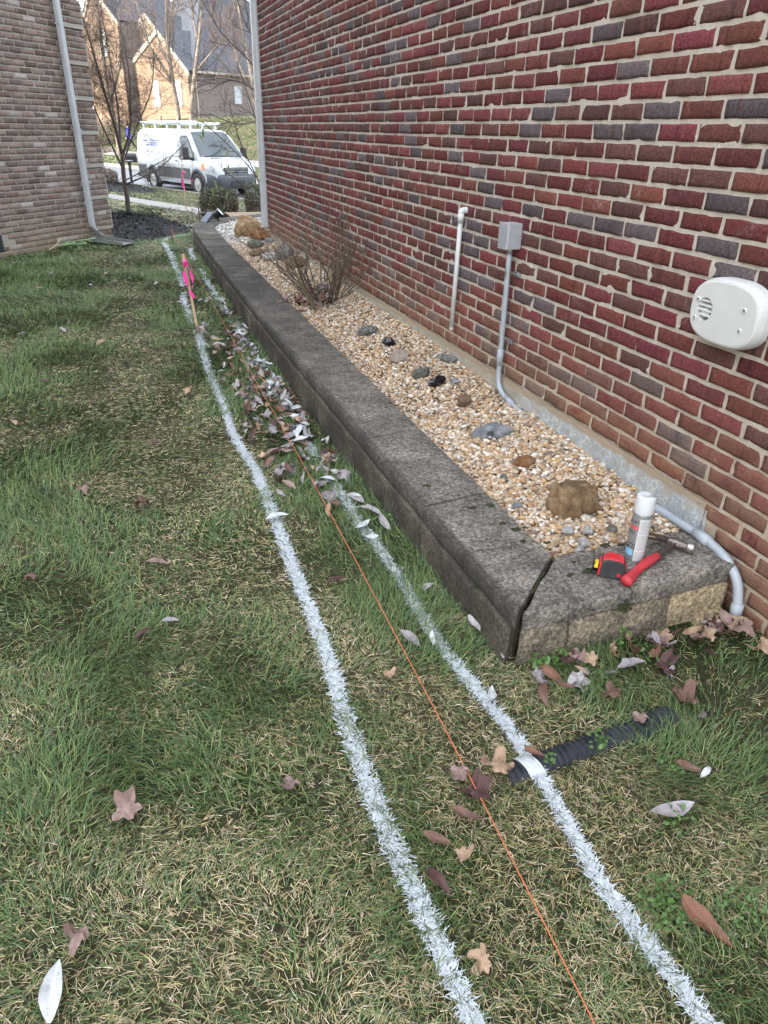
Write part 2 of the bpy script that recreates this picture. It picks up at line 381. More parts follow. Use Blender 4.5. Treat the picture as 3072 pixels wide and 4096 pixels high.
strip('sidewalk', 8.95, 9.95, lambda x, y: gz(x, y) + .012, M['walk'])
strip('sidewalk', 23.6, 25.2, lambda x, y: gz(x, y) + .03, M['walk'])
def kerb(s0, s1, zt):
    b = MB(); n = 40; ts = np.linspace(-120, 60, n + 1)
    for i in range(n):
        P = [st2xy(s, t_) for s, t_ in ((s0, ts[i]), (s1, ts[i]), (s1, ts[i + 1]), (s0, ts[i + 1]))]
        b.add([(*p, zb) for zb in (-.9, zt) for p in P], [(0, 3, 2, 1), (4, 5, 6, 7), (0, 1, 5, 4), (1, 2, 6, 5), (2, 3, 7, 6), (3, 0, 4, 7)])
    tag(b.build('kerb', M['walk']), kind='structure')
kerb(13.93, 14.1, -.55); kerb(20.4, 20.6, -.54)

# ------------------------------------------------------------------ brick walls
def brick_wall(P0, U, N, ulen, z0, nc, pal, seed, nu, nv, L=.2032, H=.0677, J=.0105, off=None, keep=None, amp=.0022):
    r = np.random.default_rng(seed); U = np.array(U, float); N = np.array(N, float); nb = int(ulen / L) + 2
    c, b = np.meshgrid(np.arange(nc), np.arange(nb), indexing='ij'); c = c.ravel(); b = b.ravel()
    u0 = b * L - (c % 2) * L / 2 - L / 2 + r.normal(0, .0018, len(b)); zz = z0 + c * H + r.normal(0, .0009, len(b))
    u1 = u0 + L - J; k = u1 > .02; u0, u1, zz = u0[k], u1[k], zz[k]; u0 = np.maximum(u0, 0); u1 = np.minimum(u1, ulen); k = u1 - u0 > .02; u0, u1, zz = u0[k], u1[k], zz[k]
    if keep is not None: k = keep(u0, u1, zz); u0, u1, zz = u0[k], u1[k], zz[k]
    n = len(u0)
    gu = np.concatenate([[0, 0.02], np.linspace(.12, .88, nu), [.98, 1]]); gv = np.concatenate([[0, .05], np.linspace(.25, .75, nv), [.95, 1]])
    GU, GV = np.meshgrid(gu, gv, indexing='ij'); ring = (GU == 0) | (GU == 1) | (GV == 0) | (GV == 1)
    edge = ((GU <= .02) | (GU >= .98) | (GV <= .05) | (GV >= .95)) & ~ring
    u = u0[:, None] + (u1 - u0)[:, None] * GU.ravel()[None]; z = zz[:, None] + (H - J) * GV.ravel()[None]
    e = (ring | edge).ravel()[None]
    Pw = np.stack([u, z, np.zeros_like(u) + seed], -1)
    u = u + e * (fbm(Pw, 60, 3) - .5) * .008; z = z + e * (fbm(Pw, 60, 9) - .5) * .0065
    d = (fbm(Pw, 22, 4) - .5) * 2 * amp * 1.6 + (vn3(Pw, 95, 6) - .5) * 2 * amp - .0035 * edge.ravel() - .016 * ring.ravel() + r.normal(0, .0012, n)[:, None]
    if off is not None: d = d + off((u0 + u1)[:, None] / 2, zz[:, None])
    V = np.array(P0)[None, None] + u[..., None] * U + d[..., None] * N; V[..., 2] += z
    idx = np.arange(GU.size).reshape(GU.shape); q = np.stack([idx[:-1, :-1], idx[1:, :-1], idx[1:, 1:], idx[:-1, 1:]], -1).reshape(-1, 4)
    F = (q[None] + (np.arange(n) * GU.size)[:, None, None]).reshape(-1, 4)
    col = np.repeat(pal(r, n)[:, None], GU.size, 1).reshape(-1, 3)
    return V.reshape(-1, 3), F, col
def pal_red(r, n):
    base = np.array([.150, .038, .038])[None] * r.uniform(.70, 1.25, n)[:, None]; base[:, 1] *= r.uniform(.85, 1.35, n); base[:, 2] *= r.uniform(.85, 1.2, n)
    k = r.random(n); g = np.array([.105, .083, .088])[None] * r.uniform(.7, 1.25, n)[:, None]
    br = np.array([.112, .050, .045])[None] * r.uniform(.7, 1.2, n)[:, None]
    base[k < .13] = g[k < .13]; kk = (k > .13) & (k < .36); base[kk] = br[kk]; return base
def pal_grey(r, n):
    base = np.array([.175, .128, .108])[None] * r.uniform(.65, 1.35, n)[:, None]; k = r.random(n)
    base[k < .15] *= np.array([.75, .66, .62]); kk = k > .93; base[kk] = np.array([.33, .28, .26]) * r.uniform(.8, 1.1, kk.sum())[:, None]; return base
def flatbox(lo, hi): b = MB(); b.box(lo, hi); return b
XW = 1.9; YC = 9.72; ZB = .334
house = thing('brick_house', 'dark red brick house whose side wall fills the right of the picture', 'house', (XW, YC, 0))
# near face: two resolutions, foundation below the bricks from Y=1.755 onward
fn_keep = lambda u0, u1, zz: (zz > .30) | ((YC - u0) < 1.80)
VA, FA, CA = brick_wall((XW, YC, 0), (0, -1, 0), (-1, 0, 0), 12.6, ZB - .0677 * 6, 90, pal_red, 11, 5, 2, keep=fn_keep)
mv, mf = [], []
# mortar sheet, finely divided so that joints are uneven
ys = np.linspace(YC, -2.88, 420); zs = np.concatenate([np.linspace(-.15, 3.4, 190), np.linspace(3.45, 6.2, 12)])
a_, b_, FM = grid_xy(ys, zs); Pm = np.stack([a_, b_, a_ * 0], -1)
VM = np.stack([XW + .0085 - (fbm(Pm, 30, 2) - .35) * .011, a_, b_], -1)
nA = len(VA)
wall_red = mk('wall', np.concatenate([VA, VM]), np.concatenate([FA, FM[:, ::-1] + nA]), [M['brick_red'], M['mortar_red']], house,
              np.concatenate([CA, np.full((len(VM), 3), .4)]), smooth=False, mi=np.concatenate([np.zeros(len(FA)), np.ones(len(FM))]))
bk = MB()
bk.box((XW + .02, -2.88, -.15), (XW + .3, YC - .003, 6.2)); bk.box((XW + .3, YC - .3, -.15), (XW + 9, YC - .004, 6.2))
bk.build('inner_wall', M['mortar_red'], house)
rf = MB(); rf.prism([(XW - .45, YC + .5, 6.2), (XW + 5, YC + .5, 10.5), (XW + 10, YC + .5, 6.2)], (0, -13.5, 0)); rf.build('roof', mat('charcoal_shingle', (.05, .05, .055), .9), house)
# foundation strip
ys = np.linspace(1.755, YC, 260); zs = np.linspace(-.12, .335, 22); a_, b_, F = grid_xy(ys, zs)
Pm = np.stack([a_, b_, a_ * 0], -1); top = np.clip((b_ - .315 - .008 * n2(a_, a_ * 0, 3, 4)) / .02, 0, 1)
fx = XW - .012 - (fbm(Pm, 14, 8) - .5) * .007 + top * .004
fnd = mk('foundation', np.stack([fx, a_, b_ - .008 * (b_ > .3) * (n2(a_, a_ * 0, 2.2, 9) - .3)], -1), F, M['foundation'], house)
fe = MB(); fe.box((XW - .006, 1.749, -.12), (XW + .06, 1.757, .30)); fe.build('foundation_end', M['foundation'], house)
# downspout at the far corner
def rect_spout(b, pts, wx, wy, mi=0):
    """rectangular spout swept along pts (mostly vertical) with fluted faces"""
    P = np.array(pts, float); n = 16; V = []; F = []
    for i, p in enumerate(P):
        for k in range(n):
            a = 2 * math.pi * (k + .5) / n; cx, cy = math.cos(a), math.sin(a); s = max(abs(cx), abs(cy)); fl = 1 - .05 * (k % 2)
            V.append((p[0] + wx * cx / s * fl, p[1] + wy * cy / s * fl, p[2]))
    for i in range(len(P) - 1):
        for k in range(n): F.append((i * n + k, i * n + (k + 1) % n, (i + 1) * n + (k + 1) % n, (i + 1) * n + k))
    F.append(tuple(range((len(P) - 1) * n, len(P) * n))); F.append(tuple(range(n))[::-1]); b.add(V, F, mi)
b = MB(); rect_spout(b, [(XW - .040, YC - .01, .29), (XW - .028, YC - .01, 6.1)], .040, .034); dso = b.build('downspout', M['ds_white'], house)
for z_ in (.93, 1.78, 3.2):
    b = MB(); b.box((XW - .084 + z_ * .004, YC - .05, z_), (XW + .014 + z_ * .004, YC + .03, z_ + .022)); b.build('strap', M['ds_white'], dso)
b = MB(); b.box((XW - .085, YC - .105, .255), (XW - .0, YC + .03, .30)); b.box((XW - .075, YC - .115, .285), (XW - .005, YC - .108, .37)); b.tube([(XW - .04, YC - .05, .17), (XW - .04, YC - .05, .26)], .04, 14)
b.build('spout_adapter', M['pvc_white'], dso, bevel=.004)

# ------------------------------------------------------------------ left house
LC = np.array([0.0, 11.95, 0.0]); LE = np.array([-.64, -.768, 0]); LE /= np.linalg.norm(LE); LN = np.array([-LE[1], LE[0], 0])
lh = thing('brick_house', 'grey brown brick house with projecting quoin corner at the left edge', 'house', tuple(LC))  # unseen length, depth and height stretched to shade lawn, red wall and van
QL = .42
def quoin(u, z):
    k = np.floor((z - .05) / .0677 + .5) % 6
    return np.where((u < QL) & (k >= 2), .028, 0.0)
VL, FL, CL = brick_wall(tuple(LC), LE, LN, 26.0, -.0677 * 3, 128, pal_grey, 21, 3, 1, off=quoin,
                        keep=lambda u0, u1, zz: ~((u0 < 2.40) & (u1 > 2.0) & (zz > .07) & (zz < .27)), amp=.0018)
us = np.linspace(0.004, 26, 260); zs = np.linspace(-.3, 8.45, 140); a_, b_, FM = grid_xy(us, zs); Pm = np.stack([a_, b_, a_ * 0], -1)
dd = -.009 + (fbm(Pm, 30, 2) - .4) * .006; VM = LC[None] + a_[:, None] * LE + dd[:, None] * LN; VM[:, 2] += b_
D2 = -LN  # depth direction of the house
LF = np.array([-LN[0], -LN[1], 0])
# return face round the corner (faces the street), lengthened unseen to shade the van
V2, F2, C2 = brick_wall(tuple(LC), LF, -LE, 27.0, -.0677 * 3, 128, pal_grey, 23, 2, 1, off=lambda u, z: np.where((u < .3) & (np.floor((z - .05) / .0677 + .5) % 6 >= 2), .028, 0.), amp=.001)
a2, b2, FM2 = grid_xy(np.linspace(0.004, 27, 80), zs); VM2 = LC[None] + a2[:, None] * LF + .009 * LE; VM2[:, 2] += b2
allV = [VL, V2, VM, VM2]; offs = np.cumsum([0] + [len(v) for v in allV])
mk('wall', np.concatenate(allV), np.concatenate([FL + offs[0], F2[:, ::-1] + offs[1], FM + offs[2], FM2 + offs[3]]), [M['brick_grey'], M['mortar_grey']], lh,
   np.concatenate([CL, C2, np.full((len(VM) + len(VM2), 3), .3)]), mi=np.concatenate([np.zeros(len(FL) + len(F2)), np.ones(len(FM) + len(FM2))]))
qb = MB()
for k in range(0, 16):     # mortar backing behind the projecting quoin courses
    zq = .05 + .0677 * (6 * k + 2) - .0338 - .0677 * 1
    z0 = zq + .0677; z1 = z0 + 4 * .0677 - .012
    P = [LC + LE * QL, LC - LE * .018 + 0 * LN, LC - LE * .018 + LN * .018, LC + LE * QL + LN * .018]
    qb.prism([(p[0], p[1], z0) for p in P], (0, 0, z1 - z0))
qb.build('quoin_backing', M['mortar_grey'], lh)
bk = MB(); c1 = LC + LE * 26; c2 = c1 + LF * 27; c3 = LC + LF * 27; ins = LF * .03 + LE * .03
bk.prism([tuple(LC + ins), tuple(c1 + LF * .03), tuple(c2), tuple(c3 + LE * .03)], (0, 0, 8.4)); bk.build('inner_wall', M['mortar_grey'], lh)
rfb = MB(); e0, e1, e2, e3 = [p + np.array([0, 0, 8.4]) for p in (LC - LE * .5 - LF * .5, c1 + LE * .5 - LF * .5, c2 + LE * .5 + LF * .5, c3 - LE * .5 + LF * .5)]
rc = (e0 + e2) / 2 + np.array([0, 0, 4.2]); ra = rc - LE * 5; rb_ = rc + LE * 5
rfb.add([e0, e1, e2, e3, ra, rb_], [(0, 1, 5, 4), (1, 2, 5), (2, 3, 4, 5), (3, 0, 4), (3, 2, 1, 0)]); rfb.build('roof', mat('dark_shingle', (.05, .05, .055), .9), lh)
# its downspout
def lp(u, n, z): return LC + LE * u + LN * n + np.array([0, 0, z])
def lspout(b, ctr, hw, hd, n=16):
    V = []; F = []
    for i, (u, nn, z, tx, tz) in enumerate(ctr):
        for k in range(n):
            a = 2 * math.pi * (k + .5) / n; cx, cy = math.cos(a), math.sin(a); s = max(abs(cx), abs(cy)); fl = 1 - .04 * (k % 2)
            q = lp(u + hw * cx / s * fl * tz[0] , nn + hd * cy / s * fl, z + hw * cx / s * fl * tz[1] + tx * hd * cy / s); V.append(q)
    for i in range(len(ctr) - 1):
        for k in range(n): F.append((i * n + k, i * n + (k + 1) % n, (i + 1) * n + (k + 1) % n, (i + 1) * n + k))
    F.append(tuple(range(n))[::-1]); b.add(V, F)
b = MB()
lspout(b, [(.45, .045, 6.1, 0, (1, 0)), (.45, .045, .27, 0, (1, 0)), (.445, .045, .225, 0, (1, .1)), (.43, .047, .185, 0, (.93, .3)), (.40, .05, .15, 0, (.8, .55)), (.36, .055, .122, 0, (.65, .75)), (.30, .06, .09, 0, (.55, .83)), (.27, .065, .07, 0, (.55, .83))], .040, .036)
ld = b.build('downspout', M['ds_grey'], lh)
for z_ in (.52, 1.42, 2.6):
    b = MB(); b.prism([lp(.405, .004, z_), lp(.495, .004, z_), lp(.495, .084, z_), lp(.405, .084, z_)], (0, 0, .018)); b.build('strap', M['ds_grey'], ld)
b = MB(); b.prism([lp(.29, .035, .066), lp(.25, .035, .066), lp(.25, .095, .066), lp(.29, .095, .066)], (0, 0, .004)); b.build('mouth_shade', M['dark'], ld)  # dark plate paints the shade inside the spout end
vf = MB(); vf.prism([lp(2.03, -.02, .08), lp(2.40, -.02, .08), lp(2.40, .004, .08), lp(2.03, .004, .08)], (0, 0, .19))
for k in range(5): vf.prism([lp(2.04, .004, .095 + k * .034), lp(2.39, .004, .095 + k * .034), lp(2.39, .012, .09 + k * .034), lp(2.04, .012, .09 + k * .034)], (0, 0, .012))
vf.build('foundation_vent', M['black_plastic'], lh)

# ------------------------------------------------------------------ block retaining wall round the gravel bed
rw = thing('retaining_wall', 'low dark concrete block wall with flat caps holding the gravel bed', 'retaining wall', (1.0, 1.5, 0))
CT = .21; CH = .066
outer = [(.992, 1.5), (.990, 2.0), (.988, 5.0), (1.005, 7.0), (1.045, 9.5), (1.09, 11.0), (1.155, 11.65), (1.40, 12.22), (1.75, 12.55), (2.6, 13.1), (4.2, 13.7), (6.5, 14.2)]
inner = [(1.285, 1.785), (1.285, 2.0), (1.31, 5.0), (1.33, 7.0), (1.36, 9.5), (1.40, 10.95), (1.45, 11.45), (1.60, 11.85), (1.95, 12.22), (2.75, 12.75), (4.3, 13.35), (6.5, 13.85)]
def resamp(P):
    P = spline([(p[0], p[1], 0) for p in P], 30)[:, :2]; d = np.concatenate([[0], np.cumsum(np.linalg.norm(np.diff(P, axis=0), axis=1))]); return P, d
oP, oD = resamp(outer); iP, iD = resamp(inner)
def at_y(P, y):                     # point of the long straight arm at distance y
    k = np.searchsorted(P[:, 1], y); k = min(max(k, 1), len(P) - 1); f = (y - P[k - 1, 1]) / (P[k, 1] - P[k - 1, 1] + 1e-9); return P[k - 1] + f * (P[k] - P[k - 1])
def quad_block(name, o0, o1, i0, i1, z0, z1, mt, seed, n, r, amp, gap=.0040, lab=None):
    o0, o1, i0, i1 = [np.array(p, float) for p in (o0, o1, i0, i1)]
    d = (o1 - o0) / np.linalg.norm(o1 - o0) * gap
    o0 = o0 + d; o1 = o1 - d; i0 = i0 + d; i1 = i1 - d
    c = [(*o0, z0), (*i0, z0), (*i1, z0), (*o1, z0), (*o0, z1), (*i0, z1), (*i1, z1), (*o1, z1)]
    P, F = rough_hexa(c, n, r, amp, 9, seed, amp * .35); o = mk(name, P, F, mt, rw, smooth=True)
    if lab: o['label'] = lab
    return o
jo = [1.5, 1.886, 2.26, 2.70, 2.99, 3.52, 4.13, 4.54, 5.15, 5.79, 6.58, 7.25, 7.9, 8.6, 9.3, 10.03, 10.72, 11.2]
for k in range(len(jo) - 1):
    y0, y1 = jo[k], jo[k + 1]
    if k == 0: o0, i0 = (.998, 1.512), (1.285, 1.782)
    else: o0, i0 = at_y(oP, y0), at_y(iP, y0 + .04 * (-1) ** k * (k > 1))
    i1 = at_y(iP, y1 + .04 * (-1) ** (k + 1) * (k + 1 > 1)); o1 = at_y(oP, y1)
    pale = k == 15
    quad_block('cap_stone', o0, o1, i0, i1, CT - CH, CT + random.Random(k).uniform(-.002, .002), M['block'] if pale else M['cap'], 100 + k, (6, 14, 4), .009, .0055, .0045,
               'paler cap stone' if pale else None)
# far curve and back arm
k0 = np.argmin(abs(oP[:, 1] - 11.2)); k1 = np.argmin(abs(iP[:, 1] - 11.2)); nn = 13
for k in range(nn):
    f0, f1 = k / nn, (k + 1) / nn
    pick = lambda P, a, f: P[min(len(P) - 1, int(round(a + f * (len(P) - 1 - a))))]
    quad_block('cap_stone', pick(oP, k0, f0), pick(oP, k0, f1), pick(iP, k1, f0), pick(iP, k1, f1), CT - CH, CT, M['cap'], 140 + k, (4, 6, 2), .012, .006)
    quad_block('wall_block', pick(oP, k0, f0) - .0 * SN, pick(oP, k0, f1), pick(iP, k1, f0), pick(iP, k1, f1), -.25, CT - CH - .001, M['block'], 170 + k, (3, 5, 3), .008, .01)
# right arm
xs = [1.0, 1.418, 1.875]
quad_block('cap_stone', (1.006, 1.506), (xs[1], 1.508), (1.291, 1.778), (xs[1] + .03, 1.785), CT - CH, CT - .002, M['cap'], 201, (14, 8, 5), .012, .009, .0030)
quad_block('cap_stone', (xs[1], 1.515), (xs[2] - .01, 1.535), (xs[1] + .03, 1.785), (xs[2], 1.79), CT - CH - .004, CT - .001, M['cap'], 203, (14, 8, 5), .014, .011, .0030)
# course below the caps, long side: faces lean a little outwards, two courses
def arm_course(js, z0, z1, dx0, seed):
    for k in range(len(js) - 1):
        o0 = at_y(oP, js[k]) - [dx0, 0]; o1 = at_y(oP, js[k + 1]) - [dx0, 0]
        if k == 0: o0[1] = 1.518 if seed < 320 else 1.514
        quad_block('wall_block', o0, o1, at_y(iP, max(js[k], 1.79)), at_y(iP, js[k + 1]), z0, z1, M['block'], seed + k, (5, 9, 5), .010, .011, .002)
jb = [1.5, 1.78, 2.25, 2.70, 3.15, 3.6, 4.05, 4.5, 4.95, 5.4, 5.85, 6.3, 6.75, 7.2, 7.65, 8.1, 8.6, 9.1, 9.6, 10.1, 10.65, 11.2]
arm_course(jb, -.045, CT - CH - .002, .013, 300)
arm_course([1.5] + [1.62 + .45 * k for k in range(0, 21)] + [11.2], -.30, -.047, .040, 340)
# right arm lower course (faces -Y), tan blocks
for k, (xa, xb, mt) in enumerate(((1.006, 1.192, M['block']), (1.192, 1.602, M['block']), (1.602, 1.86, M['block_new']))):
    quad_block('wall_block', (xa, 1.507 + .01 * k), (xb, 1.512 + .01 * k), (xa + (.28 if k == 0 else 0), 1.785), (xb, 1.785), -.10 + .045 * (k == 2), CT - CH - (.003 if k < 2 else .006), mt, 400 + k, (8, 5, 6), .009, .012, .003,
               'clean tan block' if k == 2 else None)
quad_block('wall_block', (1.70, 1.47), (1.84, 1.49), (1.72, 1.6), (1.86, 1.6), -.1, .04, M['block_new'], 411, (5, 4, 4), .014, .012)
# moss spots on the caps
mp, mf_, cc = [], [], 0
r_ = np.random.default_rng(3)
moss = [(1.17, 2.19, .012), (1.245, 2.18, .014), (1.225, 2.04, .009), (1.25, 1.985, .012), (1.29, 1.985, .008), (1.235, 1.90, .008), (1.31, 1.865, .009), (1.16, 1.80, .01), (1.27, 1.655, .008), (1.075, 2.42, .012), (1.14, 2.45, .007), (1.12, 2.6, .006), (1.345, 1.66, .012), (1.40, 1.60, .006), (1.15, 1.70, .007), (1.50, 1.78, .012), (1.33, 1.72, .006)]
for x, y, s in moss:
    for q in range(10):
        a = r_.uniform(0, 6.28); rr = s * math.sqrt(r_.random()); V, F = ICO1
        e = s * r_.uniform(.35, .6); P = V * [e * 1.4, e * 1.0, e * .55] + [x + rr * math.cos(a) * 1.5, y + rr * math.sin(a), CT]
        mp.append(P); mf_.append(F + cc); cc += len(P)
for q in range(40):                # green tuft on the front face
    V, F = ICO1; e = r_.uniform(.003, .006); P = V * e + [1.385 + r_.normal(0, .011), 1.500, .155 + r_.normal(0, .011)]; mp.append(P); mf_.append(F + cc); cc += len(P)
for q in range(40):                # in the mitre joint
    f = r_.uniform(.35, .7); V, F = ICO1; P = V * .004 + [1.0 + .285 * f, 1.508 + .272 * f, CT - .003]; mp.append(P); mf_.append(F + cc); cc += len(P)
M['moss'] = noisy('dark_moss', (.018, .022, .008), (.045, .055, .012), 90, .95, .8, 300)
mo = mk('moss', np.concatenate(mp), np.concatenate(mf_), M['moss'], rw); tag(mo, kind='stuff')

# ------------------------------------------------------------------ gravel bed
def gravel_z(x, y): return .174 + np.interp(y, [1.8, 3.2, 4.6, 9, 10.5], [.030, .060, .100, .100, .02]) * np.clip((x - 1.33) / .55, 0, 1) + .012 * (n2(x, y, 2.4, 77) - .5)
X_, Y_, F_ = grid_xy(np.linspace(1.2, 1.9, 24), np.linspace(1.7, 12.2, 200)); m = noisy('gravel_fines', (.28, .20, .12), (.17, .12, .075), 30, .95, .8, 60)
x2, y2, f2 = grid_xy(np.linspace(1.9, 6.0, 30), np.linspace(9.75, 13.6, 30))
gp = np.concatenate([np.stack([X_, Y_, gravel_z(X_, Y_) - .012], -1), np.stack([x2, y2, gravel_z(x2, y2) - .012], -1)])
tag(mk('gravel_bed', gp, np.concatenate([F_, f2 + len(X_)]), m), kind='structure')
def in_bed(x, y):
    xi = np.interp(y, iP[:k1, 1], iP[:k1, 0]); a = (y < 11.2) & (x > np.maximum(xi, 1.285 - 0 * x)) & (x < XW - .015 + (y > 9.75) * 5) & (y > 1.80)
    yb = np.interp(x, iP[k1:, 0], iP[k1:, 1]); b = (y >= 11.2) & (x > 1.40) & (y < yb)
    return a | b
PEB_PAL = np.array([(.43, .31, .19), (.50, .38, .26), (.56, .48, .38), (.36, .23, .12), (.31, .18, .09), (.44, .27, .12), (.60, .56, .50), (.26, .195, .14), (.17, .135, .11), (.44, .32, .205), (.40, .28, .21)])
PEB_W = np.array([.17, .17, .15, .10, .06, .06, .10, .06, .03, .07, .03]); PEB_W /= PEB_W.sum()
PEB_GREY = np.array([(.45, .43, .40), (.55, .53, .49), (.33, .31, .29), (.24, .23, .22), (.60, .58, .54), (.40, .36, .30)])
pv, pf, pc, cnt = [], [], [], 0
def pebbles(n, xr, yr, size, tmpl, layer=0.0, pile=1):
    global cnt
    x = rng.uniform(*xr, n); y = rng.uniform(*yr, n); k = in_bed(x, y); x, y = x[k], y[k]; n = len(x)
    if not n: return
    V, F = tmpl; s = size * np.exp(rng.normal(0, .33, n)); s = np.clip(s, size * .5, size * 2.1)
    ax = np.stack([rng.uniform(.8, 1.25, n), rng.uniform(.65, 1.0, n), rng.uniform(.42, .75, n)], -1) * s[:, None] / 2
    seedv = rng.uniform(0, 100, n); 
    P = V[None] * (1 + .55 * (vn3(V[None] * 1.1 + seedv[:, None, None], 1.0, 3) - .5))[..., None] * ax[:, None]
    a = rng.uniform(0, 6.283, n); tl = rng.normal(0, .38, n); ca, sa, ct, st = np.cos(a), np.sin(a), np.cos(tl), np.sin(tl)
    px, py, pz = P[..., 0], P[..., 1], P[..., 2]
    py, pz = py * ct[:, None] - pz * st[:, None], py * st[:, None] + pz * ct[:, None]
    px, py = px * ca[:, None] - py * sa[:, None], px * sa[:, None] + py * ca[:, None]
    z = gravel_z(x, y) + layer + rng.uniform(-.004, .008, n)
    P = np.stack([px + x[:, None], py + y[:, None], pz + z[:, None]], -1)
    c = PEB_PAL[rng.choice(len(PEB_PAL), n, p=PEB_W)]; far = (y + rng.normal(0, .25, n) > 9.7); c2 = PEB_GREY[rng.integers(0, len(PEB_GREY), n)]; c[far] = c2[far]
    c = c * rng.uniform(.75, 1.25, n)[:, None]
    pv.append(P.reshape(-1, 3)); pf.append((F[None] + (np.arange(n) * len(V))[:, None, None]).reshape(-1, 3) + cnt); pc.append(np.repeat(c[:, None], len(V), 1).reshape(-1, 3)); cnt += n * len(V)
pebbles(7800, (1.27, 1.9), (1.78, 3.2), .0185, ICO2)
pebbles(1500, (1.27, 1.9), (1.78, 3.2), .0165, ICO2, .008)
pebbles(8500, (1.27, 1.9), (3.2, 5.2), .018, ICO1)
pebbles(1800, (1.27, 1.9), (3.2, 5.2), .016, ICO1, .008)
pebbles(14000, (1.27, 1.9), (5.2, 9.8), .019, ICO1)
pebbles(9500, (1.3, 3.2), (9.6, 13.0), .030, ICO1)
gr = mk('gravel', np.concatenate(pv), np.concatenate(pf), M['pebble'], None, np.concatenate(pc), smooth=True); tag(gr, kind='stuff')

# ------------------------------------------------------------------ show rocks in the gravel
def rock_mesh(seed, size, rough=.3, facets=6, tmpl=ICO4, cut=.72, fine=.06):
    r = np.random.default_rng(seed); V, F = tmpl; P = V.copy()
    for _ in range(facets):
        n = r.normal(size=3); n /= np.linalg.norm(n); d = r.uniform(cut, cut + .22); e = P @ n - d; P = P - np.maximum(e, 0)[:, None] * n
    P = P * (1 + rough * (fbm(P + seed, 1.6, seed, 3) - .5) * 2 * .7 + fine * 1.6 * (fbm(P + seed, 4.5, seed + 3, 3) - .5) * 2)[:, None]
    return P * np.array(size) / 2, F
def rock(label, x, y, size, mt, seed, rz=0, sink=.25, rough=.3, facets=6, smooth=False, cut=.72, fine=.06, z=None, group=None):
    P, F = rock_mesh(seed, size, rough, facets, ICO4 if max(size) > .07 else ICO3, cut, fine)
    c, s = math.cos(rz), math.sin(rz); P = np.stack([P[:, 0] * c - P[:, 1] * s, P[:, 0] * s + P[:, 1] * c, P[:, 2]], -1)
    zz = float(gravel_z(np.array(x), np.array(y))) + .012 if z is None else z
    o = mk('rock', P, F, mt, smooth=smooth); o.location = (x, y, zz + size[2] * (.5 - sink)); tag(o, label, 'rock', group); return o
def rockmat(n, a, b, c, sc_=14, rough=.85):
    m = mat(n, a, rough); t = NT(m); f = t.noise(sc_, 6, .7); col = t.ramp(f, [(.32, a), (.5, b), (.68, c)])
    t.base(col); t.bump(t.noise(sc_ * 4, 6, .85), 1.0, .02); return m
r_tan = rockmat('tan_brown_rock', (.10, .062, .032), (.30, .185, .088), (.48, .37, .24), 18)
r_rust = rockmat('rusty_rock', (.10, .05, .025), (.32, .15, .05), (.36, .26, .17), 18)
r_grey = rockmat('grey_rock', (.10, .10, .095), (.20, .195, .18), (.33, .32, .30), 20)
r_blue = rockmat('blue_grey_rock', (.13, .14, .155), (.25, .265, .29), (.42, .43, .45), 16)
r_green = rockmat('greenish_grey_rock', (.08, .085, .065), (.16, .165, .13), (.26, .26, .22), 30)
r_pink = rockmat('pinkish_pale_rock', (.30, .23, .19), (.44, .36, .30), (.55, .48, .42), 22)
r_brown = rockmat('brown_rock', (.12, .075, .045), (.22, .14, .085), (.30, .21, .14), 20)
r_white = rockmat('white_quartz_rock', (.38, .36, .34), (.55, .54, .52), (.68, .67, .65), 24)
r_obs = mat('black_glassy_stone', (.008, .008, .012), .12); NT(r_obs).bump(NT(r_obs).noise(18, 2), .25, .01)
P, F = rough_hexa([(-.105, -.05, -.05), (.10, -.065, -.05), (.115, .06, -.05), (-.10, .07, -.05), (-.10, -.03, .075), (.055, -.055, .085), (.085, .05, .07), (-.085, .06, .09)], (12, 9, 9), .02, .019, 16, 77, .006)
o = mk('rock', P, F, r_tan); o.location = (1.565, 2.075, .225); o.rotation_euler = (0, 0, .12); tag(o, 'largest brown boulder in the gravel near the spray can', 'rock')
rock('rounded rusty stone with a dark chip behind the largest boulder', 1.578, 2.50, (.105, .075, .045), r_rust, 14, .2, .25, .15, 2, True)
# stone with a drilled hole
P, F = rock_mesh(31, (.235, .125, .105), .4, 5, ICO4, .6, .08); ho = mk('rock', P, F, r_blue)
cb = MB(); cb.tube([(-.035, -.09, -.01 + .01), (-.035, -.02, -.004)], .0165, 20); co = cb.build('cutter', M['dark'])
bo = ho.modifiers.new('hole', 'BOOLEAN'); bo.operation = 'DIFFERENCE'; bo.object = co; bo.solver = 'EXACT'
dg = bpy.context.evaluated_depsgraph_get(); me = bpy.data.meshes.new_from_object(ho.evaluated_get(dg)); ho.modifiers.clear(); ho.data = me; bpy.data.objects.remove(co)
ho.location = (1.615, 2.86, .215); ho.rotation_euler = (-.25, 0, -.2); tag(ho, 'blue grey stone with a drilled round hole', 'rock')
rock('brown wedge stone between the glassy black stone and the drilled grey stone', 1.645, 3.27, (.115, .08, .065), r_brown, 41, .4, .2, .2, 7, cut=.6)
rock('glossy black broken stone with a notch, next to the greenish stone', 1.625, 3.59, (.125, .07, .06), r_obs, 53, .4, .15, .45, 8, cut=.5, fine=.03)
rock('small glossy black pyramid stone next to the wrinkled grey stone', 1.628, 4.41, (.105, .075, .085), r_obs, 57, -.3, .18, .25, 8, cut=.5, fine=.03)
rock('pinkish square pale stone in the gravel', 1.585, 4.11, (.14, .09, .09), r_pink, 61, .2, .25, .2, 9, cut=.6)
rock('greenish grey layered stone in the gravel', 1.60, 3.765, (.15, .075, .06), r_green, 65, .45, .2, .3, 6)
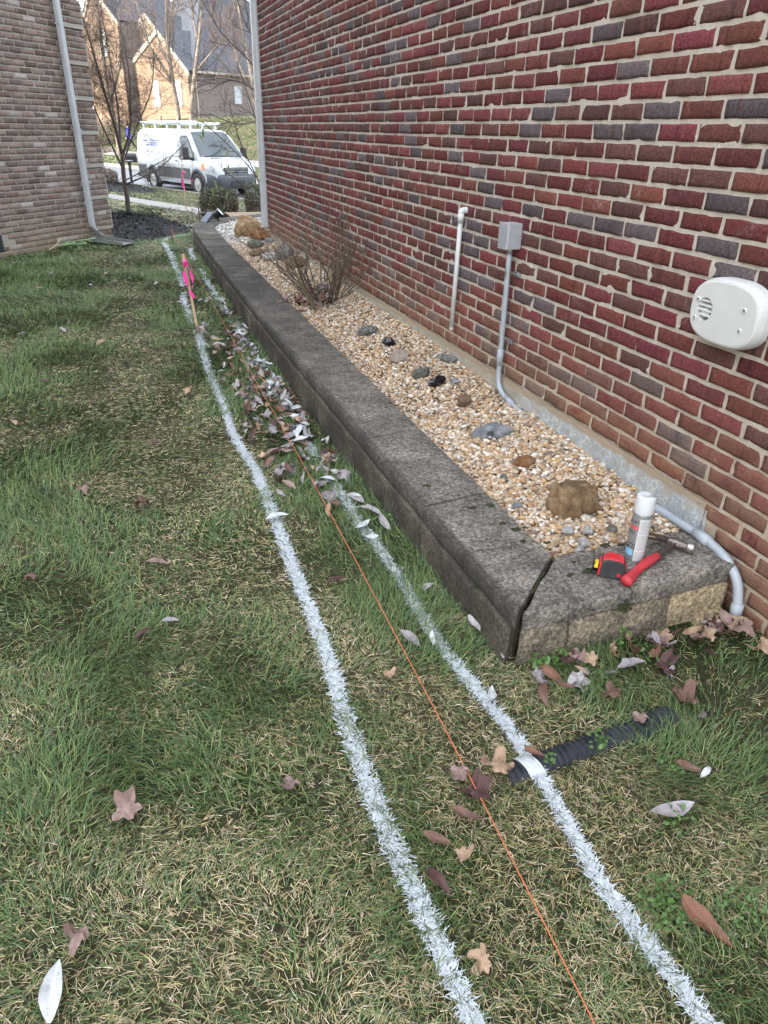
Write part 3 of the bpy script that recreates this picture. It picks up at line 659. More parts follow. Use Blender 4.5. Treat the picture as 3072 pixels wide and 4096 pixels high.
rock('flat pale grey stone by the foundation near the conduit', 1.835, 3.93, (.11, .16, .035), r_grey, 67, .2, .25, .2, 6)
rock('wrinkled grey stone in the gravel nearest the dead bush', 1.60, 4.77, (.155, .10, .07), r_grey, 71, .1, .2, .3, 5, fine=.16)
rock('tall tan rust boulder by the far downspout', 1.72, 10.25, (.40, .30, .33), r_tan, 75, .3, .2, .3, 7, cut=.6)
rock('orange rust knobbly boulder by the far downspout', 1.80, 9.62, (.34, .22, .17), r_rust, 79, .1, .2, .45, 5, fine=.2)
rock('small brown stone in front of the orange rust boulder', 1.60, 9.03, (.21, .17, .11), r_green, 81, .3, .2, .2, 6)
rock('small blue black stone beside the orange rust boulder', 1.80, 9.20, (.13, .10, .07), r_blue, 83, .3, .2, .2, 6)
rock('flat brown slab stone at the wall side of the far gravel', 1.555, 8.52, (.28, .15, .07), r_brown, 85, .35, .25, .2, 6)
rock('white quartz stone behind the dead bush', 1.60, 8.12, (.22, .17, .10), r_white, 87, .2, .25, .3, 6)
rock('grey lumpy stone behind the dead bush', 1.72, 7.98, (.22, .20, .17), r_grey, 89, .5, .2, .3, 6)
rock('squat brown grey stone behind the canes of the bush', 1.72, 7.43, (.22, .18, .13), r_brown, 93, .1, .2, .2, 7)
for k, (x, y, s, mt, lb) in enumerate(((1.36, 2.17, .036, r_blue, 'small dark oblong stone at the cap edge in the gravel'), (1.43, 2.41, .038, r_grey, 'small dark flat stone just beyond the cap edge'), (1.715, 3.55, .045, r_blue, 'small dark stone beyond the black glassy one'),
        (1.445, 1.83, .05, r_white, 'white stone chip at the inner wall corner'), (1.405, 1.80, .042, r_white, 'smaller white stone chip at the inner wall corner'), (1.44, 1.92, .045, r_white, 'white angular chip between the boulder and the cap'), (1.51, 1.90, .045, r_white, 'white angular chip below the largest boulder'), (1.60, 2.13 - .25, .04, r_grey, 'dark grey flat stone left of the spray can'))):
    rock(lb, x, y, (s * 1.3, s, s * .75), mt, 300 + k, k * 1.1, .15, .2, 7, cut=.55)
fb = MB(); fb.prism([(1.665, 1.792, .182), (1.80, 1.795, .180), (1.80, 1.90, .192), (1.72, 1.90, .192)], (0, 0, .006)); tag(fb.build('weed_fabric', M['black_plastic']), 'scrap of black weed fabric behind the hammer claw', 'fabric')

# ------------------------------------------------------------------ lawn blades
lineL = np.array([(.44, .2), (.44, .63), (.438, .77), (.432, .95), (.424, 1.17), (.433, 1.44), (.453, 1.79), (.46, 2.16), (.478, 2.7), (.494, 3.27), (.486, 3.76), (.484, 4.32), (.504, 5.22), (.545, 6.04), (.547, 6.8), (.643, 8.4), (.669, 9.8), (.682, 11.1), (.75, 11.8), (.914, 12.2), (1.12, 12.45)])
lineR = np.array([(.856, .2), (.854, .48), (.85, .60), (.838, .75), (.848, .91), (.859, 1.11), (.86, 1.28), (.84, 1.45), (.819, 1.75), (.834, 2.19), (.833, 2.64), (.844, 3.22), (.868, 4.1), (.885, 5.05), (.895, 5.85), (.925, 6.3), (.916, 7.0), (.908, 8.05), (.928, 9.35), (.971, 10.6), (1.053, 11.2)])
def dens(P):
    Q = spline([(p[0], p[1], 0) for p in P], 12)[:, :2]; d = np.concatenate([[0], np.cumsum(np.linalg.norm(np.diff(Q, axis=0), axis=1))]); return Q, d
LQ, LD = dens(lineL); RQ, RD = dens(lineR)
def line_dx(x, y, Q): return np.abs(x - np.interp(y, Q[:, 1], Q[:, 0]))
pipe_c = lambda x: 1.135 + .03 * np.clip((x - .75) / .45, 0, 1) + .01 * (x > 1.2)
def free_lawn(x, y, m=0.0):
    s = SN[0] * x + SN[1] * y
    bed = (x > np.interp(y, oP[:k0, 1], oP[:k0, 0]) - m) & (y > 1.5 - m) & (y < 11.2)
    bed |= (y >= 11.2) & (x > np.interp(y, oP[:, 1], oP[:, 0]) - m) & (y < np.interp(x, oP[k0:, 0], oP[k0:, 1]) + m)
    bed |= (x > XW - m) & (y < 9.8)
    rel = (x - LC[0]) * LN[0] + (y - LC[1]) * LN[1]; al = (x - LC[0]) * LE[0] + (y - LC[1]) * LE[1]
    lhs = (rel < .03 + m) & (al > -.03 - m) & (al < 30)
    walk = (s > 8.93) & (s < 9.97) | (s > 13.9) & (s < 20.65) | (s > 23.55) & (s < 25.25)
    mul = mound_r(x, y) < 1.0
    pp = (np.abs(y - pipe_c(x)) < .024) & (((x > .84) & (x < 1.11)) | ((x > 1.255) & (x < 1.34)))
    return ~(bed | lhs | walk | mul | pp)
def mound_r(x, y):
    a = np.sqrt(((x - .25) / 1.0) ** 2 + ((y - 13.7) / 2.0) ** 2); b = np.sqrt(((x - .55) / 1.15) ** 2 + ((y - 28.0) / 2.4) ** 2)
    ang = np.arctan2(y - 13.9, x - .25); return np.minimum(a + .06 * np.sin(5 * ang), b)
def patch(x, y):
    """0 = green, 1 = dormant straw, from patches a few decimetres wide"""
    p = n2(x, y, 1.15, 201, 3) * .55 + n2(x, y, 4.2, 205, 2) * .45
    path = np.exp(-((x - (.18 - .02 * (y - 2))) / .30) ** 2) * np.clip((y - 1.2) / 2, 0, 1) * .11
    fg = np.exp(-((x - .3) / .8) ** 2) * np.exp(-((y - .8) / .7) ** 2) * .04
    gl = -.07 * np.exp(-((x + 1.0) / .6) ** 2) - .09 * np.exp(-((x - .80) / .14) ** 2) * (y > 1.6)
    return p + path + fg + gl - .03 * (y > 4)
GREEN = np.array([(.062, .112, .030), (.050, .098, .028), (.088, .130, .036), (.046, .090, .036), (.13, .155, .052)])
STRAW = np.array([(.36, .29, .17), (.27, .215, .12), (.42, .355, .24), (.20, .155, .085), (.30, .25, .10)])
def blades(n, x, y, L, W, lift, col, seg=2, az=None):
    z0 = gz(x, y) - .004; az = rng.uniform(0, 2 * np.pi, n) if az is None else az
    el = lift; t = np.linspace(0, 1, seg + 1); bend = rng.uniform(.1, .6, n)
    pts = []; px, py, pz = x.copy(), y.copy(), z0.copy(); pts.append((px, py, pz))
    for i in range(seg):
        e = np.maximum(el - bend * i * 1.1, -.25); turn = az + rng.normal(0, .16, n) * i; st = L / seg
        px = px + np.cos(turn) * np.cos(e) * st; py = py + np.sin(turn) * np.cos(e) * st; pz = np.maximum(pz + np.sin(e) * st, z0 + .005); pts.append((px, py, pz))
    sx, sy = -np.sin(az), np.cos(az); V = []
    for i, (a, b, c) in enumerate(pts):
        wd = W * (1.0 if i == 0 else (.95 if i < seg else .22)) / 2; tw = rng.normal(0, .35, n) * wd
        V.append(np.stack([a + sx * wd, b + sy * wd, c + tw], -1)); V.append(np.stack([a - sx * wd, b - sy * wd, c - tw], -1))
    V = np.stack(V, 1); k = V.shape[1]
    q = np.array([(2 * i, 2 * i + 1, 2 * i + 3, 2 * i + 2) for i in range(seg)])
    F = (q[None] + (np.arange(n) * k)[:, None, None]).reshape(-1, 4)
    return V.reshape(-1, 3), F, np.repeat(col[:, None], k, 1).reshape(-1, 3)
def sow(dn, xr, yr, L, W, st_bias=0, lift=(.25, 1.15), straw_only=False, yellowish=0):
    n = int(dn * (xr[1] - xr[0]) * (yr[1] - yr[0])); x = rng.uniform(*xr, n); y = rng.uniform(*yr, n)
    tx = (x - 0) / np.maximum(y, .3); k = free_lawn(x, y) & ((x < 1.42) | (y < 1.02) | (rng.random(n) < .3)) & (x > -.62 * y - 1.1) & (x < .75 * y + 1.6); x, y = x[k], y[k]; n = len(x)
    p = patch(x, y) + st_bias; isst = rng.random(n) < np.clip((p - .49) * 3.6 + .35, .16, .70)
    c = np.where(isst[:, None], STRAW[rng.integers(0, 5, n)], GREEN[rng.integers(0, 5, n)]) * rng.uniform(.9, 1.65, n)[:, None]
    tuft = np.clip(.62 - p, 0, .3) / .3
    ll = np.where(isst, rng.uniform(.0, .40, n), rng.uniform(lift[0], lift[1], n) * (.7 + .5 * tuft))
    LL = L * rng.uniform(.55, 1.25, n) * np.where(isst, .72, .85 + .35 * tuft)
    sw = (n2(x, y, 2.2, 301, 1) - .5) * 9 + rng.normal(0, 1.0, n)
    return blades(n, x, y, LL, W * rng.uniform(.65, 1.25, n), ll, c, 2, sw)
def join(lst):
    o = np.cumsum([0] + [len(a[0]) for a in lst]); return np.concatenate([a[0] for a in lst]), np.concatenate([a[1] + o[i] for i, a in enumerate(lst)]), np.concatenate([a[2] for a in lst])
GA = join([sow(21000, (-2.0, 2.7), (.12, 1.2), .060, .0017), sow(16500, (-2.0, 2.7), (1.2, 2.1), .060, .0020), sow(8500, (-2.6, 1.02), (2.1, 3.6), .060, .0026), sow(5000, (-3.6, 1.05), (3.6, 6.5), .062, .0036), sow(2600, (-4.6, 1.1), (6.5, 9.5), .065, .005),
           sow(1400, (-5.0, 1.3), (9.5, 12.6), .065, .007)])
tag(mk('grass', *GA[:2], M['grass'], None, GA[2]), kind='stuff')
GREEN0, STRAW0 = GREEN.copy(), STRAW.copy()
GREEN = np.array([(.085, .105, .038), (.10, .118, .046), (.07, .092, .034), (.11, .114, .05), (.125, .125, .05)]); STRAW = np.array([(.40, .35, .18), (.34, .29, .14), (.44, .38, .22), (.30, .25, .12), (.36, .33, .15)])
GB = join([sow(620, (-1.0, 5.5), (12.4, 20), .07, .011, .05), sow(320, (-1.0, 6.0), (20, 33), .08, .016, .05), sow(60, (-3, 14), (50, 66), .12, .045, -.02)])
tag(mk('grass', *GB[:2], M['grass'], None, GB[2]), kind='stuff')
# long stray yellow blades close to the camera
# ------------------------------------------------------------------ painted lines: the white-coated blades themselves
M['paint'] = noisy('white_marking_paint', (.56, .60, .62), (.44, .48, .50), 60, .6, 0)
def paint_line(Q, D, label, spans, seed, wd):
    r = np.random.default_rng(seed); parts = []
    for (d0, d1, dn, L, W, sp) in spans:
        n = int((d1 - d0) * dn); d = r.uniform(d0, d1, n)
        keep = vn3(np.stack([d * 3.1, d * 0, d * 0 + seed], -1), 1.0, 9) > sp; d = d[keep]; n = len(d)
        x = np.interp(d, D, Q[:, 0]); y = np.interp(d, D, Q[:, 1]); tx = np.gradient(Q[:, 0], D); tx = np.interp(d, D, tx); ty = np.sqrt(np.maximum(1 - tx * tx, .01))
        ww = wd * (.85 + .35 * vn3(np.stack([d * 2.3, d * 0, d * 0 + seed], -1), 1.0, 4)); o = np.clip(r.normal(0, .52, n), -1.0, 1.0) * ww
        wig = .012 * (vn3(np.stack([d * 1.7, d * 0, d * 0 + seed + 5], -1), 1.0, 4) - .5) * 2
        x = x + (o + wig) * ty; y = y - o * tx
        k = (x < 1.06) | (y > 11.5); x, y = x[k], y[k]; n = len(x)
        c = np.full((n, 3), .7)
        V, F, C = blades(n, x, y, L * r.uniform(.5, 1.2, n), W * r.uniform(.6, 1.5, n), r.uniform(-.1, .22, n), c, 2, r.normal(.5, 1.3, n) + r.integers(0, 2, n) * np.pi)
        V[:, 2] += .008; parts.append((V, F, C))
    V, F, C = join(parts); o = mk('painted_line', V, F, M['paint']); tag(o, label, 'painted line', 'white lines sprayed on the lawn')
paint_line(LQ, LD, 'longer white sprayed line left of the orange string, running to the far wall corner', [(.0, 1.2, 3300, .022, .0024, 0), (1.2, 2.6, 3000, .022, .0028, 0), (2.6, 4.4, 1900, .026, .0036, 0), (4.4, 6.0, 900, .034, .0046, .22), (6.0, 9.5, 380, .045, .007, .36), (9.5, 13.2, 420, .045, .008, .18)], 5, .0195)
paint_line(RQ, RD, 'white sprayed line right of the orange string, close along the block wall', [(.0, 1.2, 2900, .022, .0024, 0), (1.2, 2.4, 2700, .022, .0028, 0), (2.4, 3.4, 1500, .028, .0034, .12), (3.4, 6.3, 520, .04, .0046, .40), (6.3, 7.2, 400, .04, .006, .5), (7.2, 11.4, 340, .045, .007, .3)], 6, .0175)

# ------------------------------------------------------------------ things fixed to the red wall
t = thing('drain_pipe', 'short white PVC pipe with elbow hanging down the red brick wall', 'pipe', (1.86, 3.93, .44))
pb = MB(); pb.tube([(1.868, 3.93, 1.075), (1.868, 3.945, .75), (1.868, 3.962, .44)], .0135, 16); pb.build('pipe', M['pvc_white'], t, smooth=True)
pb = MB(); pb.tube([(1.868, 3.93, 1.05), (1.868, 3.93, 1.095)], .0185, 16); pb.tube(spline([(1.868, 3.93, 1.085), (1.869, 3.93, 1.105), (1.882, 3.93, 1.112), (1.905, 3.93, 1.112)], 4), .0178, 16); pb.build('elbow', M['pvc_white'], t, smooth=True)
pb = MB(); pb.tube([(1.868, 3.961, .452), (1.868, 3.9622, .437)], .0142, 16); pb.build('pipe_end', mat('grey_primer', (.42, .42, .38), .7), t)
t = thing('electrical_conduit', 'grey conduit with metal junction box running down the wall into the gravel', 'conduit', (1.87, 3.33, .2))
pb = MB(); pb.tube(spline([(1.862, 3.325, .985), (1.862, 3.32, .7), (1.862, 3.317, .40)], 4), .0135, 16); pb.tube(spline([(1.862, 3.316, .41), (1.862, 3.314, .345), (1.861, 3.295, .292), (1.86, 3.24, .258), (1.858, 3.12, .238), (1.857, 2.99, .222), (1.857, 2.86, .195)], 6), .0138, 16); pb.build('conduit_pipe', M['pvc_grey'], t, smooth=True)
pb = MB(); pb.tube([(1.862, 3.317, .485), (1.862, 3.316, .40)], .0172, 16); pb.build('coupling', M['pvc_grey'], t, smooth=True)
pb = MB(); pb.tube([(1.8598, 3.20, .2515), (1.859, 3.14, .2415)], .0168, 16); pb.build('coupling', M['pvc_grey'], t, smooth=True)
pb = MB(); pb.tube([(1.862, 3.325, 1.0), (1.862, 3.325, .968)], .0172, 16); pb.build('conduit_fitting', M['zinc'], t, smooth=True)
for z_ in (.874, .533):
    pb = MB(); pb.tube([(1.862, 3.322, z_ - .012), (1.862, 3.322, z_ + .012)], .0155, 16); pb.box((1.893, 3.26, z_ - .012), (1.898, 3.32, z_ + .012))
    if z_ > .8: pb.tube([(1.885, 3.278, z_), (1.894, 3.278, z_)], .005, 8)
    pb.build('pipe_strap', M['zinc'], t)
pb = MB(); pb.box((1.822, 3.285, .992), (1.899, 3.372, 1.112)); jb_ = pb.build('junction_box', M['alum'], t, bevel=.003)
pb = MB(); pb.box((1.8165, 3.283, .990), (1.8215, 3.374, 1.114))
cvr = pb.build('box_cover', M['alum'], jb_, bevel=.002)
for sy, sz in ((3.297, 1.002), (3.297, 1.102), (3.36, 1.002), (3.36, 1.102)):
    pb = MB(); pb.tube([(1.8165, sy, sz), (1.8145, sy, sz)], .0036, 8); pb.build('screw', M['zinc'], cvr)
t = thing('electrical_conduit', 'grey conduit rising from the gravel and bending down past the wall end', 'conduit', (1.85, 1.5, 0))
pth = spline([(1.845, 2.14, .150), (1.848, 2.05, .196), (1.85, 1.95, .219), (1.852, 1.83, .223), (1.852, 1.70, .228)], 5)
pb = MB(); pb.tube(pth, .0165, 16); pb.build('conduit_pipe', M['pvc_grey'], t, smooth=True)
pb = MB(); pb.tube(spline([(1.852, 1.74, .228), (1.852, 1.66, .226), (1.852, 1.575, .208), (1.852, 1.51, .162), (1.852, 1.483, .10), (1.852, 1.476, .055)], 6), .0165, 16); pb.tube([(1.852, 1.476, .06), (1.853, 1.474, .02), (1.853, 1.48, -.05)], .0165, 16); pb.build('conduit_bend', M['pvc_grey'], t, smooth=True)
pb = MB(); pb.tube([(1.852, 1.735, .2285), (1.852, 1.665, .2265)], .0205, 16); pb.build('coupling', M['pvc_grey'], t, smooth=True)
pb = MB(); pb.tube([(1.852, 1.477, .085), (1.852, 1.4755, .032)], .0205, 16); pb.build('coupling', M['pvc_grey'], t, smooth=True)
# oval vent hood
t = thing('wall_vent', 'white oval plastic vent cover with round louvred opening on the red wall', 'vent', (1.9, 1.846, .993))
def oval(cy, cz, hw, hh, n=48, p=2.7):
    o = []
    for k in range(n):
        a = 2 * math.pi * k / n; c, s = math.cos(a), math.sin(a); o.append((cy - hw * np.sign(c) * abs(c) ** (2 / p), cz + hh * np.sign(s) * abs(s) ** (2 / p)))
    return np.array(o)
hcy, hcz = 1.925, .992; hr = .034
V = []; F = []; n = 48
rings = [(.154, .108, 1.897), (.154, .108, 1.868), (.151, .105, 1.853), (.148, .100, 1.844), (.141, .093, 1.841)]
for hw, hh, x in rings:
    for y, z in oval(1.846, .993, hw, hh): V.append((x, y, z))
for i in range(len(rings) - 1):
    for k in range(n): F.append((i * n + k, i * n + (k + 1) % n, (i + 1) * n + (k + 1) % n, (i + 1) * n + k))
base = len(V)                                   # front face with a real hole
for k in range(n):
    a = 2 * math.pi * k / n; V.append((1.8405, hcy - hr * math.cos(a), hcz + hr * 1.12 * math.sin(a)))
for k in range(n):
    a = 2 * math.pi * k / n; V.append((1.885, hcy - hr * math.cos(a), hcz + hr * 1.12 * math.sin(a)))
o4 = 4 * n
for k in range(n):
    F.append((o4 + k, o4 + (k + 1) % n, base + (k + 1) % n, base + k)); F.append((base + k, base + (k + 1) % n, base + n + (k + 1) % n, base + n + k))
F.append(tuple(range(base + n, base + 2 * n)))
vh = mk('hood', V, F, M['vent'], t)
for k in range(4):
    z_ = hcz + .0235 - k * .0155; hwid = math.sqrt(max(.0, 1 - ((z_ - hcz) / (hr * 1.12)) ** 2)) * hr
    pb = MB(); pb.prism([(1.842, hcy - hwid, z_), (1.842, hcy + hwid, z_), (1.856, hcy + hwid, z_ + .006), (1.856, hcy - hwid, z_ + .006)], (0, 0, .0035)); pb.build('louvre', M['vent'], t)
pb = MB(); pb.tube([(1.8835, hcy + .002, hcz - .012), (1.846, hcy + .002, hcz - .012)], .016, 20); pb.build('inner_flap', M['vent'], t)
for y, z in ((1.962, 1.018), (1.962, .957), (1.758, 1.022), (1.758, .958)):
    pb = MB(); pb.lathe([(.0085, 0), (.0085, .004), (.0055, .005), (.0055, .002)], 16, 0, Matrix.Translation((1.842, y, z)) @ Matrix.Rotation(-math.pi / 2, 4, 'Y')); so = pb.build('screw_boss', M['vent'], t)
    pb = MB(); pb.tube([(1.8395, y, z), (1.8375, y, z)], .0035, 8); pb.build('screw', M['zinc'], so)

# ------------------------------------------------------------------ lettering helper
def text_mesh(body, size):
    cu = bpy.data.curves.new('lettering', 'FONT'); cu.body = body; cu.size = size; cu.align_x = 'LEFT'
    o = bpy.data.objects.new('lettering', cu); COL.objects.link(o)
    me = bpy.data.meshes.new_from_object(o.evaluated_get(bpy.context.evaluated_depsgraph_get()))
    V = np.array([v.co[:] for v in me.vertices]).reshape(-1, 3); F = [tuple(p.vertices) for p in me.polygons]
    bpy.data.objects.remove(o); bpy.data.meshes.remove(me); return V, F
# ------------------------------------------------------------------ spray can
CX, CY, CR = 1.537, 1.672, .0328
t = thing('spray_can', 'grey marking paint spray can with white cap standing on the wall cap', 'spray can', (CX, CY, CT))
M['can'] = noisy('printed_grey_can', (.27, .27, .26), (.25, .25, .245), 12, .35, 0, metal=.35)
M['can_rim'] = mat('tin_rim', (.6, .6, .58), .3, .9); M['label_white'] = mat('white_label', (.54, .54, .53), .5); M['ink'] = mat('black_ink', (.02, .02, .022), .6); M['ink_grey'] = mat('small_print', (.24, .24, .25), .6)
M['can_red'] = mat('label_red', (.55, .02, .03), .5); M['can_blue'] = mat('label_blue', (.22, .45, .62), .5); M['cap_white'] = noisy('white_cap_plastic', (.58, .60, .61), (.55, .57, .58), 20, .38, .03)
T0 = Matrix.Translation((CX, CY, CT))
pb = MB(); pb.lathe([(CR - .002, .0025), (CR - .0004, .006), (CR, .009), (CR, .184), (CR - .001, .188)], 40, 0, T0); pb.build('can_body', M['can'], t, smooth=True)
pb = MB(); pb.lathe([(CR - .003, .0005), (CR + .0006, .001), (CR + .0006, .0055), (CR - .002, .006)], 40, 0, T0); pb.build('bottom_rim', M['can_rim'], t)
# cap with a scooped finger opening facing right
n = 40; V = []; F = []
prof = [(.0310, .184), (.0322, .188), (.0320, .215), (.0313, .246), (.0302, .2485)]
for i, (r, z) in enumerate(prof):
    for k in range(n):
        a = 2 * math.pi * k / n; d = abs(((a - math.radians(-12) + math.pi) % (2 * math.pi)) - math.pi); zz = z
        if i >= 2: zz = z - (z - .205) * math.exp(-(d / .42) ** 4) * .85
        V.append((CX + r * math.cos(a), CY + r * math.sin(a), CT + zz))
for i in range(len(prof) - 1):
    for k in range(n): F.append((i * n + k, i * n + (k + 1) % n, (i + 1) * n + (k + 1) % n, (i + 1) * n + k))
b0 = (len(prof) - 1) * n; c0 = len(V)
for k in range(n):
    a = 2 * math.pi * k / n; d = abs(((a - math.radians(-12) + math.pi) % (2 * math.pi)) - math.pi); V.append((CX + .018 * math.cos(a), CY + .018 * math.sin(a), CT + .2485 - .040 * math.exp(-(d / .55) ** 4)))
V.append((CX - .004, CY, CT + .243))
for k in range(n): F.append((b0 + k, b0 + (k + 1) % n, c0 + (k + 1) % n, c0 + k)); F.append((c0 + k, c0 + (k + 1) % n, c0 + n))
cp = mk('cap', V, F, M['cap_white'], t, smooth=True)
pb = MB(); pb.tube([(CX + .006, CY, CT + .214), (CX + .009, CY - .002, CT + .228)], .006, 12); pb.build('nozzle', M['cap_white'], cp)
def wrap(V, a0, z0, lift):
    a = a0 + V[:, 0] / CR; r = CR + lift; return np.stack([CX + r * np.cos(a), CY + r * np.sin(a), CT + z0 + V[:, 1]], -1)
def cyl_patch(a0, a1, z0, z1, lift, name, mt, parent=t, k=14):
    A = np.linspace(a0, a1, k); V = [(CX + (CR + lift) * math.cos(a), CY + (CR + lift) * math.sin(a), CT + z) for z in (z0, z1) for a in A]
    return mk(name, V, [(i, i + 1, k + i + 1, k + i) for i in range(k - 1)], mt, parent)
VIEW = math.atan2(-CY, -CX)      # the side of the can towards the camera
la = VIEW - .10; lab = cyl_patch(la, la + 1.22, .012, .172, .0003, 'back_label', M['label_white'])
pb = MB(); rr_ = random.Random(5)
for q in range(34):
    z = .164 - q * .0042
    if 12 <= q <= 12 or q in (27,): continue
    a = la + .10; e = la + 1.16
    while a < e:
        w_ = rr_.uniform(.03, .12); A = np.linspace(a, min(a + w_, e), 3); r = CR + .0006
        V = [(CX + r * math.cos(x), CY + r * math.sin(x), CT + zz) for zz in (z, z + .0017) for x in A]; pb.add(V, [(0, 1, 4, 3), (1, 2, 5, 4)]); a += w_ + .02
pb.build('small_print', M['ink_grey'], lab)
def put_text(s, size, aend, z, mt, bold=0):
    V, F = text_mesh(s, size); wd = V[:, 0].max(); mk('lettering', wrap(V, aend - wd / CR, z, .0006), F, mt, t)
put_text('LEUM', .0145, la - .12, .152, M['ink']); put_text('ING', .0165, la - .30, .112, M['ink'])
cyl_patch(la - .95, la - .02, .130, .1425, .0003, 'red_band', M['can_red'])
for q in range(2): cyl_patch(la - .95, la - .02, .1355 - .004 * (q - .5) * 0 , .1365, .0005, 'white_rule', M['label_white']) if q == 0 else cyl_patch(la - .22, la - .19, .130, .1425, .0005, 'white_rule', M['label_white'])
cyl_patch(la - 1.0, la - .05, .056, .076, .0003, 'black_band', M['ink']); put_text('TANCE', .0095, la - .08, .0665, M['label_white']); put_text('15 ft', .010, la - .15, .0575, M['label_white'])
cyl_patch(la - 1.1, la - .15, .030, .054, .0003, 'blue_band', M['can_blue'])
# ------------------------------------------------------------------ tape measure (long axis roughly across the view)
t = thing('tape_measure', 'red and black tape measure beside the spray can', 'tape measure', (1.404, 1.620, CT)); t.rotation_euler = (0, 0, R(-37)); t.scale = (1.14, 1.14, 1.08)
def rprism(pts, y0, y1): return [(x, y0, z) for x, z in pts], (0, y1 - y0, 0)
body = [(-.034, .004), (-.030, .0), (.034, .0), (.040, .006), (.041, .038), (.034, .053), (.018, .061), (-.012, .061), (-.028, .052), (-.036, .036)]
def lbuild(b, name, mt, par, bev=0): return b.build(name, mt, par, local=True, bevel=bev)
pb = MB(); pb.prism(*rprism(body, -.026, .026)); tb = lbuild(pb, 'case', M['black_rubber'], t, .005)
top = [(-.026, .055), (-.012, .0635), (.018, .0635), (.033, .055), (.030, .052), (-.022, .052)]
pb = MB(); pb.prism(*rprism(top, -.020, .020)); lbuild(pb, 'red_top', M['red_plastic'], t, .003)
pb = MB(); pb.prism(*rprism([(.036, .008), (.0425, .010), (.0425, .036), (.036, .050)], -.017, .017)); lbuild(pb, 'red_back', M['red_plastic'], t, .002)
pb = MB(); pb.prism(*rprism([(-.0365, .004), (-.030, .004), (-.027, .050), (-.034, .048)], -.0262, .015)); lbuild(pb, 'red_front', M['red_plastic'], t, .002)
pb = MB(); pb.prism(*rprism([(-.049, .022), (-.036, .020), (-.036, .036), (-.047, .034)], -.0150, .0150)); lbuild(pb, 'blade', M['yellow_tape'], t, .002)
pb = MB(); pb.prism(*rprism([(-.052, .006), (-.049, .006), (-.049, .044), (-.052, .042)], -.019, .019)); pb.prism(*rprism([(-.052, .004), (-.034, .002), (-.034, .010), (-.052, .011)], -.019, .019)); lbuild(pb, 'end_hook', M['black_plastic'], t, .001)
pb = MB(); pb.tube(spline([(-.008, -.016, .0645), (-.010, .010, .0648), (.012, .013, .0648), (.012, -.014, .0648), (-.008, -.016, .0645)], 3), .0012, 6); lbuild(pb, 'belt_clip', M['red_grip'], t)
pb = MB(); pb.box((.018, -.0268, .010), (.030, -.0255, .020)); lbuild(pb, 'red_button', M['red_plastic'], t, .001)
pb = MB()
for a in ([(-.020, .004), (-.019, -.006)], [(-.015, .003), (-.019, -.001), (-.015, -.006)], [(-.012, -.005), (-.010, .0), (-.009, -.004)]):
    pb.tube([(x * .7 - .006, y * 1.2 + .004, .0637) for x, y in a], .0004, 4)
lbuild(pb, 'handwriting', M['ink'], t)
# ------------------------------------------------------------------ hammer
t = thing('hammer', 'steel claw hammer with red rubber grip lying beside the spray can', 'hammer', (1.45, 1.515, CT))
g0 = np.array([1.404, 1.538, CT + .020]); g1 = np.array([1.606, 1.640, CT + .020]); ax = (g1 - g0) / np.linalg.norm(g1 - g0); sd = np.cross([0, 0, 1.], ax)
def oval_tube(b, pts, w, h, n=16):
    V = []; F = []
    for i, p in enumerate(pts):
        for k in range(n):
            a = 2 * math.pi * k / n; V.append(np.array(p) + sd * w[i] * math.cos(a) + np.array([0, 0, 1.]) * h[i] * math.sin(a))
    for i in range(len(pts) - 1):
        for k in range(n): F.append((i * n + k, i * n + (k + 1) % n, (i + 1) * n + (k + 1) % n, (i + 1) * n + k))
    F.append(tuple(range(n))[::-1]); F.append(tuple(range((len(pts) - 1) * n, len(pts) * n))); b.add(V, F)
L0 = np.linalg.norm(g1 - g0); ts = np.linspace(0, 1, 30)
wv_ = [(.0195 if x < .04 else .021 if x < .08 else .0205 - .006 * min(1, (x - .08) / .3) + .002 * math.exp(-((x - .75) / .2) ** 2)) for x in ts]
pb = MB(); oval_tube(pb, [g0 + ax * L0 * x + sd * .006 * math.sin(x * 3.1) for x in ts], wv_, [min(.0185, v * .86) for v in wv_]); pb.build('grip', M['red_grip'], t, smooth=True)
pb = MB()
for q in range(12):
    x = .42 + q * .035; p = g0 + ax * L0 * x + sd * .006 * math.sin(x * 3.1); r = np.interp(x, ts, wv_)
    pb.tube([p + sd * (r + .0003) * math.cos(a) + np.array([0, 0, 1.]) * (r * .86 + .0004) * math.sin(a) + ax * .004 * math.cos(a) for a in np.linspace(.3, 2.6, 9)], .0011, 5)
pb.build('grip_rib', M['red_grip'], t)
s0 = g1 - ax * .01; s1 = np.array([1.706, 1.680, CT + .026])
pb = MB(); a2_ = (s1 - s0); a2_ /= np.linalg.norm(a2_); sd2 = np.cross([0, 0, 1.], a2_)
for dz, w_, h_ in ((0, .0115, .0075),):
    V = [s0 + sd2 * w_ * i + np.array([0, 0, h_ * j]) for i in (-1, 1) for j in (-1, 1)] + [s1 + sd2 * w_ * i + np.array([0, 0, h_ * j]) for i in (-1, 1) for j in (-1, 1)]
    pb.add(V, [(0, 1, 3, 2), (4, 6, 7, 5), (0, 2, 6, 4), (1, 5, 7, 3), (0, 4, 5, 1), (2, 3, 7, 6)])
for i in (-1, 1): pb.tube([s0 + sd2 * .009 * i + np.array([0, 0, .0078]), s1 + sd2 * .009 * i + np.array([0, 0, .0078])], .003, 6)
pb.build('steel_shank', M['steel_dark'], t, bevel=.002)
hd = np.array([.56, -.83, 0]); hd /= np.linalg.norm(hd)      # from claw towards the struck face
hc = s1 + a2_ * .012
pb = MB(); path = [hc - hd * .022, hc + hd * .022, hc + hd * .036, hc + hd * .044]
V, F = tube(path, [.0175, .017, .0125, .013], 12); pb.add(V, F); pb.build('head', M['steel_dark'], t, smooth=False, bevel=.001)
